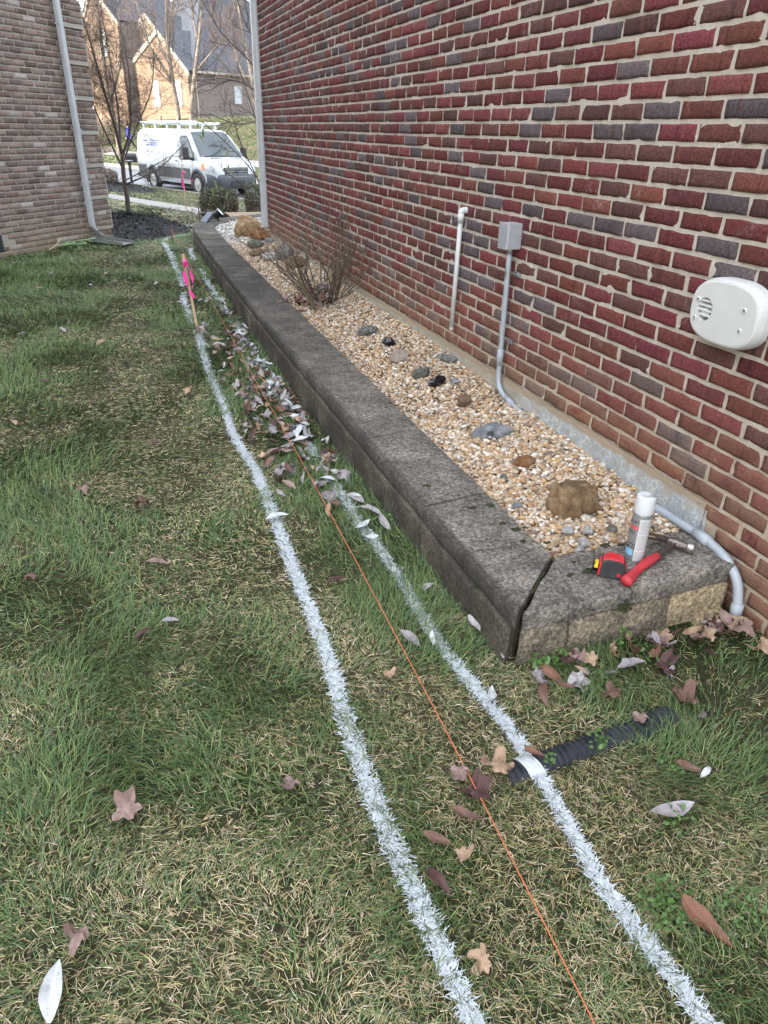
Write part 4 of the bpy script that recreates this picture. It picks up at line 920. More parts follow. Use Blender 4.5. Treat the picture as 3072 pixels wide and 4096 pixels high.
V, F = tube([hc + hd * .043, hc + hd * .046, hc + hd * .064, hc + hd * .067], [.0135, .0178, .0180, .0160], 20); pb = MB(); pb.add(V, F); pb.build('striking_face', M['steel_bright'], t)
pb = MB()
for sgn in (-1, 1):                # two claws
    P = [hc - hd * .018, hc - hd * .045 + a2_ * .001, hc - hd * .075 - a2_ * .004, hc - hd * .104 - a2_ * .010]
    for i in range(3):
        w0, w1 = [(.019, .018, .014, .007)[i + q] for q in (0, 1)]; zo0, zo1 = [(.004, .006, .0085, .0105)[i + q] * sgn for q in (0, 1)]; th0, th1 = [(.0095, .0055, .0045, .0025)[i + q] for q in (0, 1)]
        V = []
        for p, w_, zo, th in ((P[i], w0, zo0, th0), (P[i + 1], w1, zo1, th1)):
            for aa in (-1, 1):
                for bb in (-1, 1): V.append(p + a2_ * w_ * .55 * aa + np.array([0, 0, zo + th * .5 * bb]))
        pb.add(V, [(0, 1, 3, 2), (4, 6, 7, 5), (0, 2, 6, 4), (1, 5, 7, 3), (0, 4, 5, 1), (2, 3, 7, 6)])
pb.build('claw', M['steel_dark'], t)

# ------------------------------------------------------------------ stakes, ribbons, string
def ribbon(name, pts, wvec, wd, parent, mt, k=8):
    P = spline(pts, k); n = len(P); W_ = np.array(wvec, float); V = []
    for i, p in enumerate(P):
        tw = np.array([W_[0] * math.cos(i * .22), W_[1] + .5 * math.sin(i * .22), W_[2]]) * wd / 2; V += [p - tw, p + tw]
    return mk(name, V, [(2 * i, 2 * i + 1, 2 * i + 3, 2 * i + 2) for i in range(n - 1)], mt, parent, smooth=True)
sz = float(gz(np.array(.56), np.array(6.15)))
t = thing('survey_stake', 'thin wooden stake with pink ribbon standing in the left white line', 'stake', (.562, 6.16, sz))
pb = MB(); b0 = np.array([.562, 6.16, sz - .02]); b1 = np.array([.505, 6.16, .60])
e1, e2 = np.array([.011, 0, 0]), np.array([0, .006, 0])
pb.add([b0 - e1 - e2, b0 + e1 - e2, b0 + e1 + e2, b0 - e1 + e2, b1 - e1 - e2, b1 + e1 - e2, b1 + e1 + e2, b1 - e1 + e2], [(0, 3, 2, 1), (4, 5, 6, 7), (0, 1, 5, 4), (1, 2, 6, 5), (2, 3, 7, 6), (3, 0, 4, 7)]); pb.build('stake_post', M['wood'], t)
k0_ = np.array([.512, 6.145, .535])
rb1 = ribbon('ribbon', [k0_ + [.004, 0, .012], k0_ + [-.012, -.012, -.06], k0_ + [-.006, -.012, -.14], k0_ + [.016, -.010, -.22], k0_ + [.045, -.012, -.275]], (1, .2, 0), .03, t, M['pink'])
ribbon('ribbon', [k0_ + [.004, 0, .012], k0_ + [.030, -.012, -.05], k0_ + [.045, -.008, -.12], k0_ + [.040, -.008, -.19]], (1, .3, 0), .022, t, M['pink'])
pb = MB(); pb.tube([k0_ + [-.012, 0, .002], k0_ + [.014, 0, .018]], .014, 10); pb.build('ribbon_knot', M['pink'], t)
pb = MB(); pb.tube([(.815, 11.42, -.05), (.80, 11.45, .31)], .009, 8); t = pb.build('iron_rod', M['rebar']); tag(t, 'dark iron rod holding the far end of the orange string', 'rod')
z_ = float(gz(np.array(1.5), np.array(13.8))); pb = MB(); pb.tube([(1.50, 13.8, z_ - .05), (1.475, 13.8, z_ + .43)], .010, 8); t = pb.build('iron_rod', M['rebar']); tag(t, 'dark iron rod standing beside the left trimmed bush', 'rod')
z_ = float(gz(np.array(1.72), np.array(18.6)))
t = thing('survey_stake', 'wooden stake with pink ribbon in front of the white van', 'stake', (1.72, 18.6, z_))
pb = MB(); pb.box((1.703, 18.59, z_ - .05), (1.727, 18.602, z_ + 1.0)); pb.build('stake_post', M['wood'], t)
k0_ = np.array([1.715, 18.58, z_ + .84])
ribbon('ribbon', [k0_, k0_ + [-.03, -.01, -.12], k0_ + [-.02, -.01, -.28], k0_ + [.03, -.01, -.42]], (1, .2, 0), .05, t, M['pink'])
ribbon('ribbon', [k0_, k0_ + [.03, -.01, .02], k0_ + [.11, -.02, -.07], k0_ + [.20, -.02, -.19]], (.7, .2, .7), .05, t, M['pink'])
sp_ = [(.654, .50, .035), (.705, 1.72, .04), (.738, 4.25, .06), (.80, 8.2, .09), (.808, 11.44, .13)]
pts = spline([(.628, .30, .034), (.641, .55, .034), (.664, 1.0, .034), (.69, 1.72, .036), (.718, 3.0, .05), (.735, 4.4, .06), (.765, 6.5, .08), (.79, 9.0, .11), (.806, 11.44, .16)], 14)
V, F = tube(pts, .0016, 6); so = mk('string_line', V, F, M['string'], smooth=True); tag(so, 'taut orange string running along the lawn between the two white lines', 'string')
pb = MB(); pb.tube(spline([(.806, 11.44, .16), (.80, 11.43, .17), (.82, 11.42, .165), (.84, 11.4, .15), (.85, 11.39, .12)], 4), .003, 5); pb.build('string_knot', M['string'], so)
# ------------------------------------------------------------------ corrugated drain pipe half buried
t = thing('corrugated_pipe', 'black corrugated drain pipe with blue stripe half buried in the lawn', 'drain pipe', (1.0, 1.14, -.02))
def corr(x0, x1, name, r0, zc, mt):
    xs = np.arange(x0, x1, .0031); V = []; F = []; n = 30
    for i, x in enumerate(xs):
        ph = ((x - x0) / .0185) % 1; r = r0 + (.0045 if .28 < ph < .72 else -.0035); yc = 1.135 + .03 * (x - .75) / .45
        for k in range(n):
            a = math.pi * 2 * k / n; V.append((x + .003 * math.sin(a), yc + r * math.cos(a), zc + r * math.sin(a)))
    for i in range(len(xs) - 1):
        for k in range(n): F.append((i * n + k, i * n + (k + 1) % n, (i + 1) * n + (k + 1) % n, (i + 1) * n + k))
    return mk(name, V, F, mt, t)
corr(.775, 1.20, 'pipe', .041, -.026, M['drain']); corr(1.205, 1.345, 'pipe', .044, -.024, M['drain'])
pb = MB()
for x0 in np.arange(.875, 1.125, .0185):
    a = R(202); yc = 1.135 + .03 * (x0 - .75) / .45; V = [(x0 + q, yc + .0462 * math.cos(b_), -.026 + .0462 * math.sin(b_)) for q in (.005, .0135) for b_ in np.linspace(R(152), R(168), 4)]
    pb.add(V, [(i, i + 1, 4 + i + 1, 4 + i) for i in range(3)])
pb.build('blue_stripe', M['blue_line'], t)
pb = MB(); yc = 1.135 + .03 * (.852 - .75) / .45
for q in range(5):
    x0 = .826 + q * .0095; V = [(x0 + d - .018 * math.sin(b_ - 1.57) * 0 + .012 * (b_ - 1.6), yc + .0472 * math.cos(b_), -.026 + .0472 * math.sin(b_)) for d in (0, .0088) for b_ in np.linspace(R(20), R(170), 14)]
    pb.add(V, [(i, i + 1, 14 + i + 1, 14 + i) for i in range(13)])
pb.build('paint_stroke', M['paint'], t)

# ------------------------------------------------------------------ fallen leaves
def leaf_long(seed):
    r = np.random.default_rng(seed); n, k = 11, 7; V = []; C = []
    cu, fo, tw = r.uniform(-1.6, 1.6), r.uniform(.1, .9), r.uniform(-.9, .9); wmax = r.uniform(.30, .42)
    for i in range(n):
        t_ = i / (n - 1); w_ = wmax * math.sin(math.pi * min(1, t_ * .96 + .03) ** .85) ** .9 * .5
        for j in range(k):
            s_ = (j / (k - 1) - .5) * 2; x = t_ - .5; y = s_ * w_; z = abs(s_) * fo * w_ * .7 + cu * .22 * (t_ - .5) ** 2 * 2
            a = tw * (t_ - .5); y, z = y * math.cos(a) - z * math.sin(a), y * math.sin(a) + z * math.cos(a)
            V.append((x, y + .06 * math.sin(t_ * 3 + seed), z)); C.append((1.18, 1.15, 1.1) if j == k // 2 else (1, 1, 1))
    V = np.array(V); V[:, 2] += (fbm(V + seed, 3.2, seed, 2) - .5) * .16
    F = [(i * k + j, i * k + j + 1, (i + 1) * k + j + 1, (i + 1) * k + j) for i in range(n - 1) for j in range(k - 1)]
    st = len(V); e = V[3]; V = np.vstack([V, e + [-.02, .008, 0], e + [-.02, -.008, 0], e + [-.17, .004, .02], e + [-.17, -.006, .02]]); F.append((st, st + 1, st + 3, st + 2)); C += [(.9, .8, .5)] * 4
    V[:, 2] -= V[:, 2].min(); return V, F, np.array(C)
def leaf_lobed(seed):
    r = np.random.default_rng(seed); n = 40; V = [(0, 0, 0)]; C = [(1.1, 1.1, 1.05)]; F = []
    lob = r.integers(4, 7); ph = r.uniform(0, 6.28)
    for ring in (.4, .75, 1.0):
        for k in range(n):
            a = 2 * math.pi * k / n; L = 1.0 - (.34 * ring) * (.5 + .5 * math.cos(lob * (a + .25 * math.sin(a + ph)) + math.pi)) ** 1.2 - .10 * ring * abs(math.sin(lob * 2.5 * a)); L *= (.78 + .22 * math.cos(a - ph)) * (1 + .12 * math.sin(3 * a + ph))
            V.append((.5 * ring * L * math.cos(a) * 1.05, .5 * ring * L * math.sin(a), 0)); C.append((1, 1, 1) if int(lob * a / 1.57) % 2 else (.86, .84, .82))
    for k in range(n): F.append((0, 1 + k, 1 + (k + 1) % n))
    for q in range(2):
        for k in range(n): F.append((1 + q * n + k, 1 + (q + 1) * n + k, 1 + (q + 1) * n + (k + 1) % n, 1 + q * n + (k + 1) % n))
    V = np.array(V); V[:, 2] += (fbm(V + seed * 3, 2.9, seed, 3) - .5) * .85
    c = r.uniform(.2, 1.5); V[:, 2] += c * V[:, 1] ** 2 * 1.2; a = r.uniform(-.6, .9) * 2; V[:, 2] += np.maximum(V[:, 0] - .05, 0) * a * .5
    st = len(V); V = np.vstack([V, [(-.36, .006, V[0, 2]), (-.36, -.006, V[0, 2]), (-.62, .01, .05), (-.62, -.006, .05)]]); F.append((st, st + 1, st + 3, st + 2)); C += [(.8, .7, .5)] * 4
    V[:, 2] -= V[:, 2].min(); return V, F, np.array(C)
LEAFCOL = {'pale': (.36, .335, .34), 'lav': (.26, .235, .245), 'brown': (.14, .075, .055), 'dark': (.07, .03, .027), 'tan': (.36, .245, .16), 'rosy': (.25, .165, .145), 'white': (.50, .52, .53), 'chest': (.17, .075, .045)}
LEAFMAT = {}
for k, c in LEAFCOL.items():
    m = mat('dry_leaf_' + k, c, .62); t = NT(m); cc_ = t.mix(t.attr(), t.mix(c, tuple(x * .55 for x in c), t.mask(t.noise(7, 5, .7), .5, .75)), 1.0, 'MULTIPLY'); t.base(cc_); t.bump(t.noise(30, 3), .3, .02); LEAFMAT[k] = m
PROTO = {}
def leaf_data(kind, var, colr):
    key = (kind, var, colr)
    if key not in PROTO:
        V, F, C = (leaf_long if kind == 'long' else leaf_lobed)(var * 13 + (3 if kind == 'long' else 500))
        o = mk('leaf', V, F, LEAFMAT[colr], None, C, smooth=True); PROTO[key] = o.data; bpy.data.objects.remove(o)
    return PROTO[key]
lr = random.Random(99)
def leaf(x, y, size, kind='long', colr='lav', label=None, group=None, az=None, z=None, tilt=.25, var=None):
    o = bpy.data.objects.new('fallen_leaf', leaf_data(kind, var if var is not None else lr.randrange(6 if kind == 'long' else 5), colr)); COL.objects.link(o)
    zz = (float(gz(np.array(x), np.array(y))) + .026) if z is None else z
    o.location = (x, y, zz); o.scale = (size, size, size)
    o.rotation_euler = (lr.gauss(0, tilt), lr.gauss(0, tilt), lr.uniform(0, 6.28) if az is None else az)
    return tag(o, label, 'leaf', group)
# conspicuous leaves, each in its own place
for a in (
    (1.105, .885, .125, 'long', 'pale', 'long pale grey ragged leaf lying flat on the lawn right of both lines', None, R(-6), None, .05),
    (.985, .63, .125, 'long', 'chest', 'long red brown leaf lying in the clover patch right of the right line', None, R(-78), None, .08),
    (.478, .895, .085, 'long', 'dark', 'dark red brown leaf touching the left white line near the camera', None, R(-80), None, .08),
    (-0.311, 0.929, .118, 'long', 'white', 'white painted narrow leaf in the lower left lawn', None, R(78), None, .05),
    (-0.270, 1.011, .070, 'lobed', 'rosy', 'crumpled dusty pink leaf above the white narrow leaf', None, 1.0, None, .2),
    (0.232, 1.259, .075, 'lobed', 'rosy', 'crumpled dusty pink leaf left of the left line', None, 2.0, None, .2),
    (-0.168, 1.315, .10, 'lobed', 'rosy', 'large tan pink oak leaf on the open lawn at left', None, 1.0, None, .25),
    (.755, 1.13, .115, 'lobed', 'tan', 'large flat tan maple leaf at the buried end of the black pipe', None, .3, .03, .08),
    (.66, 1.16, .075, 'lobed', 'rosy', 'tan maple leaf under the orange string near the black pipe', None, 2.3, None, .2),
    (.615, 1.03, .085, 'long', 'brown', 'curled brown leaf with pale tip under the orange string', None, R(-60), None, .3),
    (.665, 1.09, .10, 'lobed', 'dark', 'dark purple brown leaf beside the string and the tan maple leaf', None, .2, None, .15),
    (.555, .935, .06, 'lobed', 'tan', 'small pale brown pointed leaf between string and left line', None, .8, None, .3),
    (.52, 1.0, .07, 'long', 'brown', 'thin twisted brown leaf right of the left line', None, R(-50), None, .4),
    (.505, .715, .075, 'lobed', 'tan', 'tan leaf touching the right edge of the left line near the bottom', None, 1.6, None, .4),
    (.685, .50, .055, 'long', 'lav', 'small grey leaf beside the string at the bottom edge', None, R(-70), None, .1),
    (.735, 1.72, .085, 'long', 'lav', 'two toned brown and pale leaf just left of the right white line', None, R(-50), None, .4),
    (.80, 1.695, .065, 'long', 'white', 'white painted leaf on the right line before the wall corner', None, R(60), None, .3),
    (.965, 1.72, .085, 'long', 'pale', 'pale oval leaf standing against the block wall near its corner', None, R(80), None, .3),
    (.985, 1.55, .05, 'long', 'pale', 'small pale leaf sliver at the foot of the wall corner', None, R(60), None, .2),
    (.868, 1.40, .07, 'long', 'white', 'white painted leaf on the right line below the wall corner', None, 1.0, None, .15),
    (.60, 1.57, .055, 'lobed', 'tan', 'small tan leaf under the string left of the wall corner', None, 1.4, None, .2),
    (.865, 2.12, .07, 'long', 'pale', 'pale curled leaf close under the wall past its corner', None, R(70), None, .4),
    (.91, 1.99, .075, 'long', 'pale', 'pale leaf with brown edge nearer the wall corner', None, R(-60), None, .4),
    (.60, 2.13, .07, 'long', 'dark', 'dark red narrow leaf in the grass left of the string', None, R(0), None, .1),
    (.825, 2.5, .085, 'long', 'white', 'white painted curled leaf on the right line beside the wall', None, R(25), None, .2),
    (.895, 2.62, .13, 'long', 'pale', 'long pale leaf leaning along the wall foot', None, R(-55), None, .3),
    (.495, 2.68, .10, 'long', 'white', 'white and green leaf lying across the left line', None, R(-8), None, .1),
    (1.215, 1.275, .085, 'lobed', 'brown', 'dark brown leaf above the end of the black pipe', None, .6, None, .2),
    (1.395, 1.19, .11, 'lobed', 'brown', 'large brown leaf behind the pipe end cap', None, 1.6, None, .3),
    (1.40, 1.12, .075, 'long', 'lav', 'grey leaf leaning on the end of the black pipe', None, R(50), None, .5),
    (1.23, 1.17, .065, 'lobed', 'rosy', 'pink brown leaf in the gap of the black pipe', None, 2.0, .03, .3),
    (.872, 1.155, .06, 'long', 'chest', 'orange brown leaf lying on the near end of the black pipe', None, R(-60), .035, .1),
    (1.13, 1.375, .07, 'long', 'pale', 'pale grey leaf alone on the grass in front of the wall end', None, R(30), None, .15),
    (1.44, 1.335, .10, 'lobed', 'dark', 'dark red brown crumpled leaf right of the leaf pile', None, .4, None, .3),
    (1.54, 1.46, .12, 'lobed', 'tan', 'tall curled tan leaf in front of the clean tan block', None, 2.6, None, .5),
    (1.80, 1.28, .10, 'lobed', 'tan', 'pale tan crumpled leaf at the right edge on bare soil', None, 1.0, None, .4),
    (1.24, .985, .07, 'long', 'brown', 'brown and white torn leaf at the right edge of the lawn', None, R(-50), None, .3),
    (1.27, .955, .05, 'long', 'white', 'white leaf scrap beside the torn brown leaf at right', None, R(15), None, .1)):
    leaf(*a)
# small leaves scattered over the open lawn
for k in range(52):
    y = 2.0 + 8.5 * lr.random() ** 1.2; x = lr.uniform(-.42 * y - .3, .40)
    if not free_lawn(np.array([x]), np.array([y]))[0]: continue
    leaf(x, y, lr.uniform(.05, .095) * (1 + y * .03), lr.choice(['long', 'long', 'lobed']), lr.choice(['lav', 'pale', 'rosy', 'brown', 'dark', 'tan']), 'small dry leaf scattered on the open lawn left of the painted lines', 'leaves on the open lawn', tilt=.2)
# drift between the left line and the block wall
nd = 0
def drift_xy():
    c = lr.random()
    if c < .34: y = lr.gauss(4.25, .42)
    elif c < .68: y = lr.gauss(5.6, .5)
    elif c < .86: y = lr.gauss(3.35, .4)
    else: y = lr.uniform(2.4, 9.5)
    x = .93 - abs(lr.gauss(0, .15)) if lr.random() < .62 else lr.uniform(.54, .93)
    return x, y
while nd < 160:
    x, y = drift_xy()
    if nd < 50: y = lr.choice([lr.gauss(4.3, .5), lr.gauss(5.7, .6), lr.uniform(2.8, 7.2)]); x = float(np.interp(y, RQ[:, 1], RQ[:, 0])) + lr.gauss(0, .022)
    if y < 2.3 or x < .50: continue
    onl = abs(x - float(np.interp(y, RQ[:, 1], RQ[:, 0]))) < .05
    leaf(x, y, lr.uniform(.055, .105), 'long' if onl else lr.choice(['long', 'long', 'long', 'lobed']), lr.choice(['white', 'white', 'pale']) if onl and y < 7.5 else lr.choice(['lav', 'lav', 'lav', 'pale', 'pale', 'pale', 'rosy', 'rosy', 'brown', 'dark', 'tan', 'chest']),
         'dry leaf in the drift between the left white line and the block wall', 'leaves drifted along the block wall', z=float(gz(np.array(x), np.array(y))) + .022 + lr.uniform(0, .028), tilt=.42); nd += 1
# pile in front of the wall end
for k in range(46):
    x = lr.uniform(1.02, 1.86); y = 1.47 - abs(lr.gauss(0, .045)) - .02 * (x < 1.4) - (.06 if lr.random() < .25 else 0)
    leaf(x, y, lr.uniform(.05, .095), lr.choice(['long', 'lobed']), lr.choice(['lav', 'pale', 'tan', 'tan', 'rosy', 'brown', 'dark', 'chest']), 'dry leaf in the pile at the foot of the short wall end', 'leaves piled at the wall end', z=.018 + lr.uniform(0, .035), tilt=.5)
lit = []; lc_ = 0
def litter(n, fx, size, cols, zf):
    V_, F_, C_ = [], [], []
    for k in range(n):
        kind = lr.choice([leaf_long, leaf_long, leaf_lobed]); key = (kind, lr.randrange(4))
        if key not in _lc: _lc[key] = kind(key[1] * 13 + (3 if kind is leaf_long else 500))
        V, F, C = _lc[key]; x, y = fx(); s = lr.uniform(*size); Mx = Matrix.Translation((x, y, zf(x, y))) @ Matrix.Rotation(lr.uniform(0, 6.28), 4, 'Z') @ Matrix.Rotation(lr.gauss(0, .5), 4, 'X') @ Matrix.Rotation(lr.gauss(0, .5), 4, 'Y') @ Matrix.Scale(s, 4)
        A = np.array(Mx); P = V @ A[:3, :3].T + A[:3, 3]; o = sum(len(v) for v in V_); V_.append(P); F_ += [tuple(i + o for i in f) for f in F]; C_.append(C * np.array(LEAFCOL[lr.choice(cols)]) * lr.uniform(.8, 1.2))
    return np.concatenate(V_), F_, np.concatenate(C_)
_lc = {}
def _dx():
    while True:
        x, y = drift_xy()
        if y > 2.8 and x > .56: return x, y
V, F, C = litter(260, _dx, (.055, .10), ['lav', 'lav', 'pale', 'rosy', 'brown', 'dark', 'tan'], lambda x, y: float(gz(np.array(x), np.array(y))) + .012 + lr.uniform(0, .022))
tag(mk('leaf_litter', V, F, M['leafy'], None, C, smooth=True), kind='stuff')
V, F, C = litter(150, lambda: (lr.gauss(1.60, .12), 6.0 + lr.gauss(0, .20)), (.08, .15), ['lav', 'brown', 'dark', 'chest', 'brown', 'rosy', 'lav'], lambda x, y: .19 + lr.uniform(0, .11) * math.exp(-((x - 1.6) / .14) ** 2 - ((y - 6) / .22) ** 2))
k_ = V[:, 0] < 1.89; V[:, 0] = np.minimum(V[:, 0], 1.885)
tag(mk('leaf_litter', V, F, M['leafy'], None, C, smooth=True), kind='stuff')
V, F, C = litter(240, lambda: (lr.uniform(.8, 3.2), lr.uniform(12.9, 19)), (.06, .11), ['pale', 'tan', 'pale', 'rosy', 'lav'], lambda x, y: float(gz(np.array(x), np.array(y))) + .03)
tag(mk('leaf_litter', V, F, M['leafy'], None, C, smooth=True), kind='stuff')
# dry leaves tucked by the conduit
for k in range(5):
    leaf(1.86 + lr.uniform(-.03, .02), 2.83 + lr.gauss(0, .035), .07, 'lobed', lr.choice(['brown', 'dark']), 'dark curled leaf caught where the conduit enters the gravel', 'leaves at the conduit foot', z=.20, tilt=.6)
leaf(1.29, 1.80, .06, 'long', 'chest', 'small brown leaf stuck in the inner corner joint of the wall', None, R(150), .195, .2)

# ------------------------------------------------------------------ weeds in the lawn
M['weed'] = noisy('bright_weed_leaf', (.085, .165, .035), (.055, .11, .028), 60, .5, 0)
def weed(x, y, rad, n, label, ls, hgt=.03, z=None):
    r = np.random.default_rng(int(x * 1000 + y * 77)); V_, F_, c = [], [], 0; z0 = float(gz(np.array(x), np.array(y))) if z is None else z
    for k in range(n):
        a = r.uniform(0, 6.28); rr = rad * math.sqrt(r.random()); h = r.uniform(.25, 1) * hgt; s = ls * r.uniform(.6, 1.2); aa = r.uniform(0, 6.28)
        ctr = np.array([x + rr * math.cos(a), y + rr * math.sin(a), z0 + .012 + h]); e1_ = np.array([math.cos(aa), math.sin(aa), r.normal(0, .35)]); e2_ = np.array([-math.sin(aa), math.cos(aa), r.normal(0, .35)])
        P = [ctr + s * (e1_ * math.cos(b_) * .6 + e2_ * math.sin(b_) * .45) + [0, 0, .12 * s * math.cos(2 * b_)] for b_ in np.linspace(0, 6.283, 8, endpoint=False)]
        V_ += P; F_.append(tuple(range(c, c + 8))); c += 8
        if k % 4 == 0:
            w_ = np.array([.0008, 0, 0]); V_ += [np.array([x, y, z0]) - w_, np.array([x, y, z0]) + w_, ctr + w_, ctr - w_]; F_.append((c, c + 1, c + 2, c + 3)); c += 4
    o = mk('weed', V_, F_, M['weed']); tag(o, label, 'weed'); return o
weed(.94, .70, .07, 190, 'broad chickweed patch around the red brown leaf', .0085, .018)
weed(1.09, .64, .055, 60, 'chickweed patch low at the right edge', .009, .018)
weed(1.22, 1.02, .045, 45, 'round weed clump near the right edge beside the torn leaf', .010, .02)
weed(1.065, 1.455, .03, 26, 'bright seedling at the foot of the front wall block', .015, .06)
weed(1.13, 1.455, .025, 18, 'second smaller seedling beside the front block joint', .013, .07)
weed(1.37, 1.46, .022, 14, 'seedling under the mossy spot of the wall end', .013, .09)
weed(1.44, 1.40, .07, 60, 'spreading weed among the pile of leaves', .010)
weed(1.045, 1.115, .03, 26, 'small weed growing over the black pipe', .011, .045, .02)
weed(.90, 1.115, .02, 12, 'tiny weed at the blue stripe of the pipe', .010, .03, .01)
weed(.93, 2.52, .05, 40, 'low weed at the long wall foot near the pale leaf', .012)
weed(.88, 6.5, .06, 40, 'green weed where the leaf drift meets the wall far along', .016)
weed(1.10, .86, .05, 30, 'weed specks left of the long pale leaf', .010)
# ------------------------------------------------------------------ dead rose bush
class Tree:
    def __init__(s, seed): s.r = random.Random(seed); s.lines = []
    def limb(s, p, d, L, r0, r1, lv, wob=.18, up=0.0, n=6):
        P = [np.array(p, float)]; d = np.array(d, float); d /= np.linalg.norm(d)
        for i in range(n):
            d = d + np.array([s.r.gauss(0, wob), s.r.gauss(0, wob), s.r.gauss(0, wob) + up]); d /= np.linalg.norm(d); P.append(P[-1] + d * L / n)
        s.lines.append((lv, P, np.linspace(r0, r1, n + 1))); return P
    def fill(s, P, lv, maxlv, L, r0, cnt, spread=.8, up=.05, shrink=.62, wob=.16, lo=.2):
        for q in range(cnt):
            f = lo + (1 - lo) * (q + s.r.random()) / cnt; k = min(len(P) - 2, int(f * (len(P) - 1))); a = P[k] + (P[k + 1] - P[k]) * s.r.random()
            d = P[k + 1] - P[k]; d = d / np.linalg.norm(d); o = np.array([s.r.gauss(0, 1), s.r.gauss(0, 1), s.r.gauss(0, .7)]); o -= d * o.dot(d); o /= np.linalg.norm(o) + 1e-9
            l = L * s.r.uniform(.55, 1.15) * (1.1 - .45 * f); Q = s.limb(a, d + o * s.r.uniform(.5, 1.2) * spread, l, r0, r0 * .45, lv, wob, up, 5)
            if lv < maxlv: s.fill(Q, lv + 1, maxlv, L * shrink, r0 * .55, max(2, int(cnt * .8)), spread, up, shrink, wob)
    def mesh(s, lvs, n):
        b = MB()
        for lv, P, rr in s.lines:
            if lv in lvs: b.tube(P, rr, n if lv < 2 else 3, cap=lv < 2)
        return b
t = thing('rose_bush', 'leafless thorny rose bush in the gravel against the red wall', 'bush', (1.63, 6.05, .18))
tr = Tree(5); hips = []
for k in range(34):
    a = tr.r.uniform(0, 6.28); p = (1.62 + .10 * math.cos(a), 6.02 + .16 * math.sin(a), .19); d = (.75 * math.cos(a) - .12, .95 * math.sin(a), tr.r.uniform(.6, 1.25))
    P = tr.limb(p, d, tr.r.uniform(.38, .86), tr.r.uniform(.005, .0085), .003, 0, .11, .02, 8); tr.fill(P, 1, 2, .24, .0035, 4, .8, .04, .6, .18, .35)
lim = XW - .02
for lv, P, rr in tr.lines:
    for q in P: q[0] = min(q[0], lim)
tr.mesh((0, 1, 2), 5).build('cane', M['cane'], t)
hb = MB()
for lv, P, rr in tr.lines:
    if lv == 2 and tr.r.random() < .16:
        V = ICO1[0] * np.array([.009, .009, .012]) * tr.r.uniform(.7, 1.3) + P[-1]; hb = MB(); hb.add(V, ICO1[1]); hb.build('rose_hip', M['hip'], t)
for (p, d, L) in (((1.50, 5.72, .17), (-.32, .5, .72), .50), ((1.53, 5.70, .17), (-.16, .42, .9), .52), ((1.47, 5.66, .17), (-.42, .25, .8), .30)):
    tg = Tree(int(L * 100)); tg.limb(p, d, L, .008, .0055, 0, .04, 0, 6); tg.mesh((0,), 6).build('green_cane', M['cane_green'], t)

# ------------------------------------------------------------------ left side: hose, splash block, stick
def hp(u, n, z): q = lp(u, n, z); return tuple(q)
pts = []
for k in range(0, 60):
    f = k / 59; a = f * 6.283 * 3.6; u = 1.15 - .78 * f + .10 * math.cos(a); n_ = .10 + .075 * math.sin(a) + .02 * math.sin(3 * f * 6.28); pts.append(hp(u, max(n_, .035), .026 + .016 * (1 + math.sin(a * .5 + 1)) + .022 * abs(math.sin(f * 7))))
V, F = tube(spline(pts, 3), .010, 8); tag(mk('garden_hose', V, F, M['hose'], smooth=True), 'loose coils of green garden hose at the foot of the grey brick wall', 'hose')
t = thing('splash_block', 'grey plastic splash tray lying under the left downspout', 'splash block', (-.02, 11.5, 0))
pb = MB(); a0, a1 = np.array([-.25, 11.56, .03]), np.array([.20, 11.20, .015]); d_ = (a1 - a0) / np.linalg.norm(a1 - a0); n_ = np.array([-d_[1], d_[0], 0])
V = [a0 - n_ * .11, a1 - n_ * .13, a1 + n_ * .13, a0 + n_ * .11]; pb.add([*V, *[v + [0, 0, .008] for v in V]], [(0, 3, 2, 1), (4, 5, 6, 7), (0, 1, 5, 4), (1, 2, 6, 5), (2, 3, 7, 6), (3, 0, 4, 7)]); pb.build('tray', M['splash'], t)
for s_ in (-1, 1):
    pb = MB(); pb.prism([a0 + n_ * .11 * s_, a1 + n_ * .13 * s_, a1 + n_ * .13 * s_ + [0, 0, .035], a0 + n_ * .11 * s_ + [0, 0, .06]], tuple(n_ * .008 * s_)); pb.build('side_lip', M['splash'], t)
pb = MB(); pb.prism([a0 - n_ * .11, a0 + n_ * .11, a0 + n_ * .11 + [0, 0, .06], a0 - n_ * .11 + [0, 0, .06]], tuple(-d_ * .008)); pb.build('back_lip', M['splash'], t)
V, F = tube([hp(1.42, .12, .03), hp(1.25, .09, .06), hp(1.12, .05, .13)], .006, 6); tag(mk('stick', V, F, M['wood']), 'thin pale stick leaning at the grey wall beside the hose', 'stick')
# ------------------------------------------------------------------ solar spotlight on the far wall corner
t = thing('solar_spotlight', 'black solar spotlight with tilted panel standing on the far wall corner', 'garden light', (1.55, 12.15, .19))
pb = MB(); Mx = Matrix.Translation((1.40, 12.0, .255)) @ Matrix.Rotation(R(35), 4, 'Z') @ Matrix.Rotation(R(-38), 4, 'Y'); pb.box((-.13, -.075, -.012), (.13, .075, .012), 0, Mx); pn = pb.build('panel_frame', M['black_plastic'], t, bevel=.005)
pb = MB(); pb.box((-.118, -.063, .0125), (.118, .063, .0145), 0, Mx); pb.build('solar_panel', M['solar'], pn)
pb = MB(); Mx = Matrix.Translation((1.585, 12.12, .30)) @ Matrix.Rotation(R(-20), 4, 'Z') @ Matrix.Rotation(R(48), 4, 'Y'); pb.lathe([(.030, -.075), (.045, -.06), (.050, -.01), (.062, .045), (.066, .062), (.058, .062), (.05, .05)], 20, 0, Mx); lh_ = pb.build('lamp_head', M['black_plastic'], t, smooth=False)
pb = MB(); pb.lathe([(.0565, .050), (.0565, .056)], 20, 0, Mx); pb.build('lens', M['lens'], lh_)
